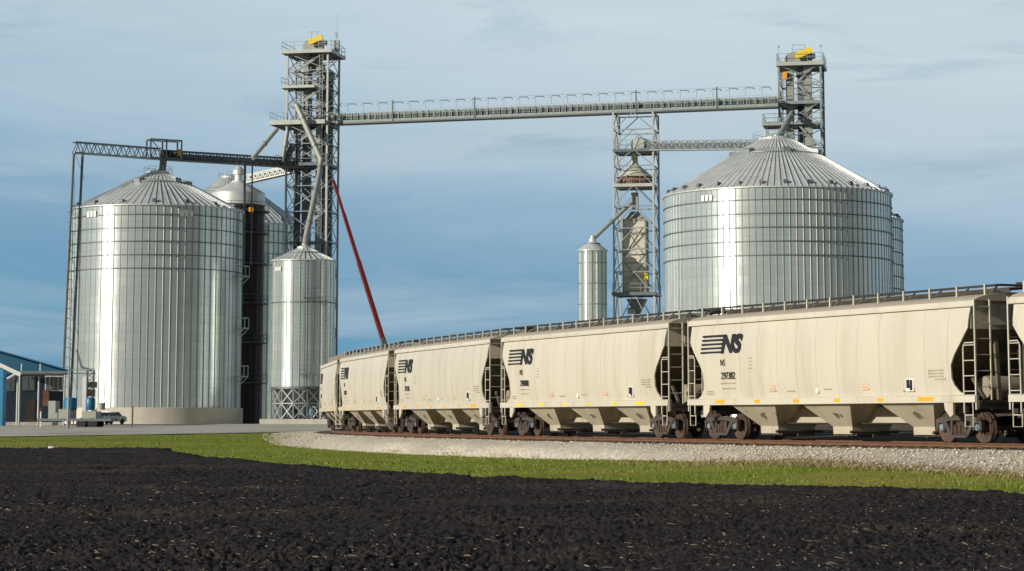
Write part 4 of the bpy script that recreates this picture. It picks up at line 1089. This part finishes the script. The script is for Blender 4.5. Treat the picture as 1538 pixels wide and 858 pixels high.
m = MB().beam((cw+.2,.2,cz+.02), (cw+2.9,.2,cz+.02), .1); m.build('roof_bracket', M['galv'], cn)
# wing with white trim
wl = W(-60, 555, 212); wr = W(3, 640, 212); wg = thing('blue_shed', 'blue shed wall in a sunlit tone with sloping white trim at the left picture edge', 'building', (wl.x, 212, YARD), R_(0)); ww = wr.x-wl.x
zl0, zl1 = W(-60, 522, 212).z-YARD, W(5, 556, 212).z-YARD
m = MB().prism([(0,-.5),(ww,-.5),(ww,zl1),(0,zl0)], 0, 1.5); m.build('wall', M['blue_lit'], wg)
m = MB(); m.beam((-.2,-.08,zl0+.15), (ww+1.6,-.08,zl1-.42), .18, .36); m.build('eave_trim', M['white'], wg)
MB().prism([(-.2,zl0+.2),(ww+.1,zl1+.08),(ww+.1,zl1+.3),(-.2,zl0+.42)], .05, 1.7).build('roof', M['blue'], wg)

# ------------------------------------------------------------------ small things in the yard
def at_ground(px, Y):
    x = (px-CX)*Y/F/1.0; return Vector((x, Y, float(H(x, Y))+.1))
# service truck with blue tanks on a low flatbed
g = at_ground(111, 196); tk = thing('flatbed_trailer', 'low dark flatbed trailer carrying two blue tanks and pale boxes beside the light pole', 'trailer', g-Vector((0,0,.15)), R_(-6))
MB().box((.6,0,.75), (6.4,2.2,.22)).build('flatbed', M['galv_dark'], tk)
MB().box((-1.55,.2,1.6), (.62,1.2,1.5)).box((-1.2,-.3,1.1), (.5,.9,.5)).build('locker', M['duct'], tk)
MB().box((-2.6,0,.62), (1.6,.25,.12)).build('drawbar', M['undersill'], tk)
MB().box((-.3,0,1.25), (1.0,1.9,.8)).box((1.8,0,1.15), (1.2,1.6,.65)).build('equipment_box', M['duct'], tk)
for (x, w_) in ((.0,1.15),(1.75,.8)):
    b = MB().lathe([(w_*.42,-.05),(w_*.5,.05),(w_*.5,.85),(w_*.4,.98),(.15,1.02)], 20, (x,-.2,1.62)).build('tank', M['tank'], tk, 40)
wh = None
for x in (1.2,2.2):
    for y in (-.95,.95):
        if wh is None: wh = MB().lathe([(.15,-.13),(.42,-.12),(.45,0),(.42,.12),(.15,.13)], 18, (0,0,.45), 'y').build('wheel', M['rubber'], tk, 40); o = wh
        else: o = part_copy(wh, tk)
        o.location = (x, y, 0)
# probe mast
g = at_ground(139, 199); pm = thing('grain_probe', 'upright grain sampling mast with a jointed arm raised to the left', 'grain probe', g)
m = MB()
for x in (-.28,.28):
    for y in (-.2,.2): m.beam((x,y,0), (x,y,4.9), .09)
for i in range(12):
    z = .2+i*.4
    m.beam((-.28,-.22,z), (.28,-.22,z+.4), .06); m.beam((.28,-.22,z), (-.28,-.22,z+.4), .05)
m.build('mast', M['galv_dark'], pm)
MB().box((-.45,-.1,2.2), (.3,.3,4.2)).build('probe_tube', M['white'], pm)
MB().beam((.1,0,4.85), (-.75,0,5.1), .2).beam((-.75,0,5.05), (-1.25,0,6.6), .15).build('arm', M['galv_dark'], pm)
MB().box((.2,0,3.6), (.7,.5,.5)).box((.1,0,2.9), (.6,.5,.6)).build('winch', M['undersill'], pm)
m = MB().beam((.2,0,1.2), (1.3,0,1.9), .12).lathe([(.35,-.3),(.4,.3)], 14, (1.0,-.1,1.75)); m.build('receiving_cup', M['concrete'], pm)
MB().box((.1,0,.4), (1.5,1.2,.8)).build('base', M['concrete'], pm)
# car
g = at_ground(168, 266); cr_ = thing('parked_car', 'silver sedan parked beside the large bin foundation', 'car', g, R_(62))
MB().prism([(-2.2,.3),(-2.25,.75),(-1.9,.9),(-1.25,.95),(-.75,1.38),(.75,1.42),(1.4,.98),(2.15,.88),(2.25,.6),(2.2,.3)], -.85, .85).build('body', M['silver'], cr_)
MB().prism([(-1.1,.97),(-.7,1.32),(.02,1.34),(.02,.97)], -.87, .87).prism([(.08,.97),(.08,1.34),(.7,1.35),(1.2,.98)], -.87, .87).build('window', M['glass'], cr_)
wh = None
for x in (-1.4,1.4):
    for y in (-.8,.8):
        if wh is None: wh = MB().lathe([(.1,-.1),(.31,-.1),(.33,0),(.31,.1),(.1,.1)], 18, (0,0,.33), 'y').build('wheel', M['rubber'], cr_, 40); o = wh
        else: o = part_copy(wh, cr_)
        o.location = (x, y, 0)
# poles
g = at_ground(107, 184); lp = thing('light_pole', 'slim grey light pole standing in front of the blue tanks', 'pole', g)
MB().tube([(0,0,-.2),(0,0,4.7)], [.12,.08], 10).build('shaft', M['galv'], lp); MB().beam((0,0,4.65), (1.4,0,4.68), .07).box((1.5,0,4.66), (.4,.2,.1)).build('arm', M['galv'], lp)
g = at_ground(203, 200); mp_ = thing('marker_post', 'thin rusty brown marker post in front of the bin foundation', 'post', g)
MB().beam((0,0,-.2), (0,0,1.75), .13).build('shaft', M['rustband'], mp_)
g = at_ground(66, 196); mp2 = thing('marker_post', 'short white marker post with reddish top near the canopy', 'post', g)
MB().beam((0,0,-.2), (0,0,1.3), .11).build('shaft', M['white'], mp2); MB().box((0,0,1.45), (.13,.13,.3)).build('cap', M['red'], mp2)
g = W(75, 672, 131); st = MB()
ico = bmesh.new(); bmesh.ops.create_icosphere(ico, subdivisions=2, radius=.12)
for v in ico.verts: v.co *= 1+.4*(random.random()-.5); v.co.x *= 1.6; v.co.z *= .7
st.add([tuple(v.co) for v in ico.verts], [tuple(v.index for v in f.verts) for f in ico.faces]); ico.free()
o = st.build('stone', M['white']); o.location = (g.x, 131.4, .12); tag(o, 'pale stone lying on the field edge at left', 'stone')

# ------------------------------------------------------------------ sky, sun, view
AZ, EL = R_(239.5), R_(18)                          # clockwise from +Y
world = bpy.data.worlds.new('World'); sc.world = world; world.use_nodes = True
N = world.node_tree.nodes; Lk = world.node_tree.links; bg = N['Background']
sk = N.new('ShaderNodeTexSky'); sk.sky_type = 'NISHITA'; sk.sun_disc = False; sk.sun_elevation = EL; sk.sun_rotation = AZ; sk.dust_density = .2
tc = N.new('ShaderNodeTexCoord'); sp = N.new('ShaderNodeSeparateXYZ'); Lk.new(tc.outputs['Generated'], sp.inputs[0])
mp = N.new('ShaderNodeMapping'); mp.inputs['Scale'].default_value = (3.2, 3.2, 22); mp.inputs['Location'].default_value = (2.3, 0, 1.0); Lk.new(tc.outputs['Generated'], mp.inputs[0])
def noise(s, d, r, dist=0.):
    n = N.new('ShaderNodeTexNoise'); n.inputs['Scale'].default_value = s; n.inputs['Detail'].default_value = d; n.inputs['Roughness'].default_value = r; n.inputs['Distortion'].default_value = dist
    Lk.new(mp.outputs[0], n.inputs['Vector']); return n.outputs['Fac']
def math_(op, a, b, clamp=False):
    n = N.new('ShaderNodeMath'); n.operation = op; n.use_clamp = clamp
    for i, q in enumerate((a, b)):
        if isinstance(q, (int, float)): n.inputs[i].default_value = q
        else: Lk.new(q, n.inputs[i])
    return n.outputs[0]
n1, n2 = noise(1.1, 5, .55, .4), noise(3.2, 6, .6, .3)
warp = math_('ADD', math_('MULTIPLY', math_('SUBTRACT', n1, .5), .07), math_('MULTIPLY', math_('SUBTRACT', n2, .5), .02))
warp = math_('ADD', math_('ADD', warp, .008), math_('MULTIPLY', sp.outputs['X'], .14))
el = math_('ADD', sp.outputs['Z'], math_('MULTIPLY', warp, math_('ADD', .4, math_('MULTIPLY', sp.outputs['Z'], 5.), True)))
cr = N.new('ShaderNodeValToRGB'); Lk.new(math_('MULTIPLY', el, 2.5), cr.inputs[0])
E_ = cr.color_ramp.elements
stops = [(0., (.115,.305,.46)), (.08, (.135,.325,.485)), (.15, (.19,.365,.525)), (.22, (.275,.435,.58)), (.30, (.39,.54,.655)), (.39, (.505,.63,.71)), (.48, (.575,.69,.745)), (.65, (.56,.67,.72)), (1., (.40,.52,.66))]
while len(E_) < len(stops): E_.new(.5)
for e_, (p_, c_ol) in zip(E_, stops): e_.position = p_; e_.color = (*c_ol, 1)
sc10 = N.new('ShaderNodeVectorMath'); sc10.operation = 'SCALE'; sc10.inputs['Scale'].default_value = 1/.05; n3 = noise(.9, 7, .62, .8); n4 = noise(2.1, 7, .6, .5)
m3 = N.new('ShaderNodeMapRange'); m3.inputs['From Min'].default_value = .47; m3.inputs['From Max'].default_value = .70; m3.inputs['To Max'].default_value = .62; Lk.new(n3, m3.inputs['Value'])
mc = N.new('ShaderNodeMix'); mc.data_type = 'RGBA'; Lk.new(m3.outputs[0], mc.inputs['Factor']); Lk.new(cr.outputs[0], mc.inputs['A']); mc.inputs['B'].default_value = (.50,.60,.665,1)
m4 = N.new('ShaderNodeMapRange'); m4.inputs['From Min'].default_value = .54; m4.inputs['From Max'].default_value = .74; m4.inputs['To Max'].default_value = .5; Lk.new(n4, m4.inputs['Value'])
md = N.new('ShaderNodeMix'); md.data_type = 'RGBA'; Lk.new(m4.outputs[0], md.inputs['Factor']); Lk.new(mc.outputs['Result'], md.inputs['A']); md.inputs['B'].default_value = (.22,.36,.50,1)
Lk.new(md.outputs['Result'], sc10.inputs[0])
mx = N.new('ShaderNodeMix'); mx.data_type = 'RGBA'
f = N.new('ShaderNodeMapRange'); f.inputs['From Min'].default_value = .25; f.inputs['From Max'].default_value = .6; Lk.new(sp.outputs['Z'], f.inputs['Value']); f2 = N.new('ShaderNodeMapRange'); f2.inputs['From Min'].default_value = .35; f2.inputs['From Max'].default_value = -.25; Lk.new(sp.outputs['Y'], f2.inputs['Value'])
Lk.new(math_('MAXIMUM', f.outputs[0], f2.outputs[0]), mx.inputs['Factor'])
Lk.new(sc10.outputs[0], mx.inputs['A']); Lk.new(sk.outputs[0], mx.inputs['B'])
Lk.new(mx.outputs['Result'], bg.inputs['Color']); bg.inputs['Strength'].default_value = .05
sun = bpy.data.lights.new('sun', 'SUN'); sun.energy = 4.4; sun.angle = R_(.5); sun.color = (1., .925, .80)
so = bpy.data.objects.new('sun', sun); COL.objects.link(so)
dsun = Vector((math.sin(AZ)*math.cos(EL), math.cos(AZ)*math.cos(EL), math.sin(EL))); so.rotation_euler = dsun.to_track_quat('Z', 'Y').to_euler()
so.location = (-60, -40, 60)
sc.view_settings.view_transform = 'Standard'; sc.view_settings.look = 'None'; sc.view_settings.exposure = 0; sc.view_settings.gamma = 1; sc.view_settings.use_curve_mapping = False
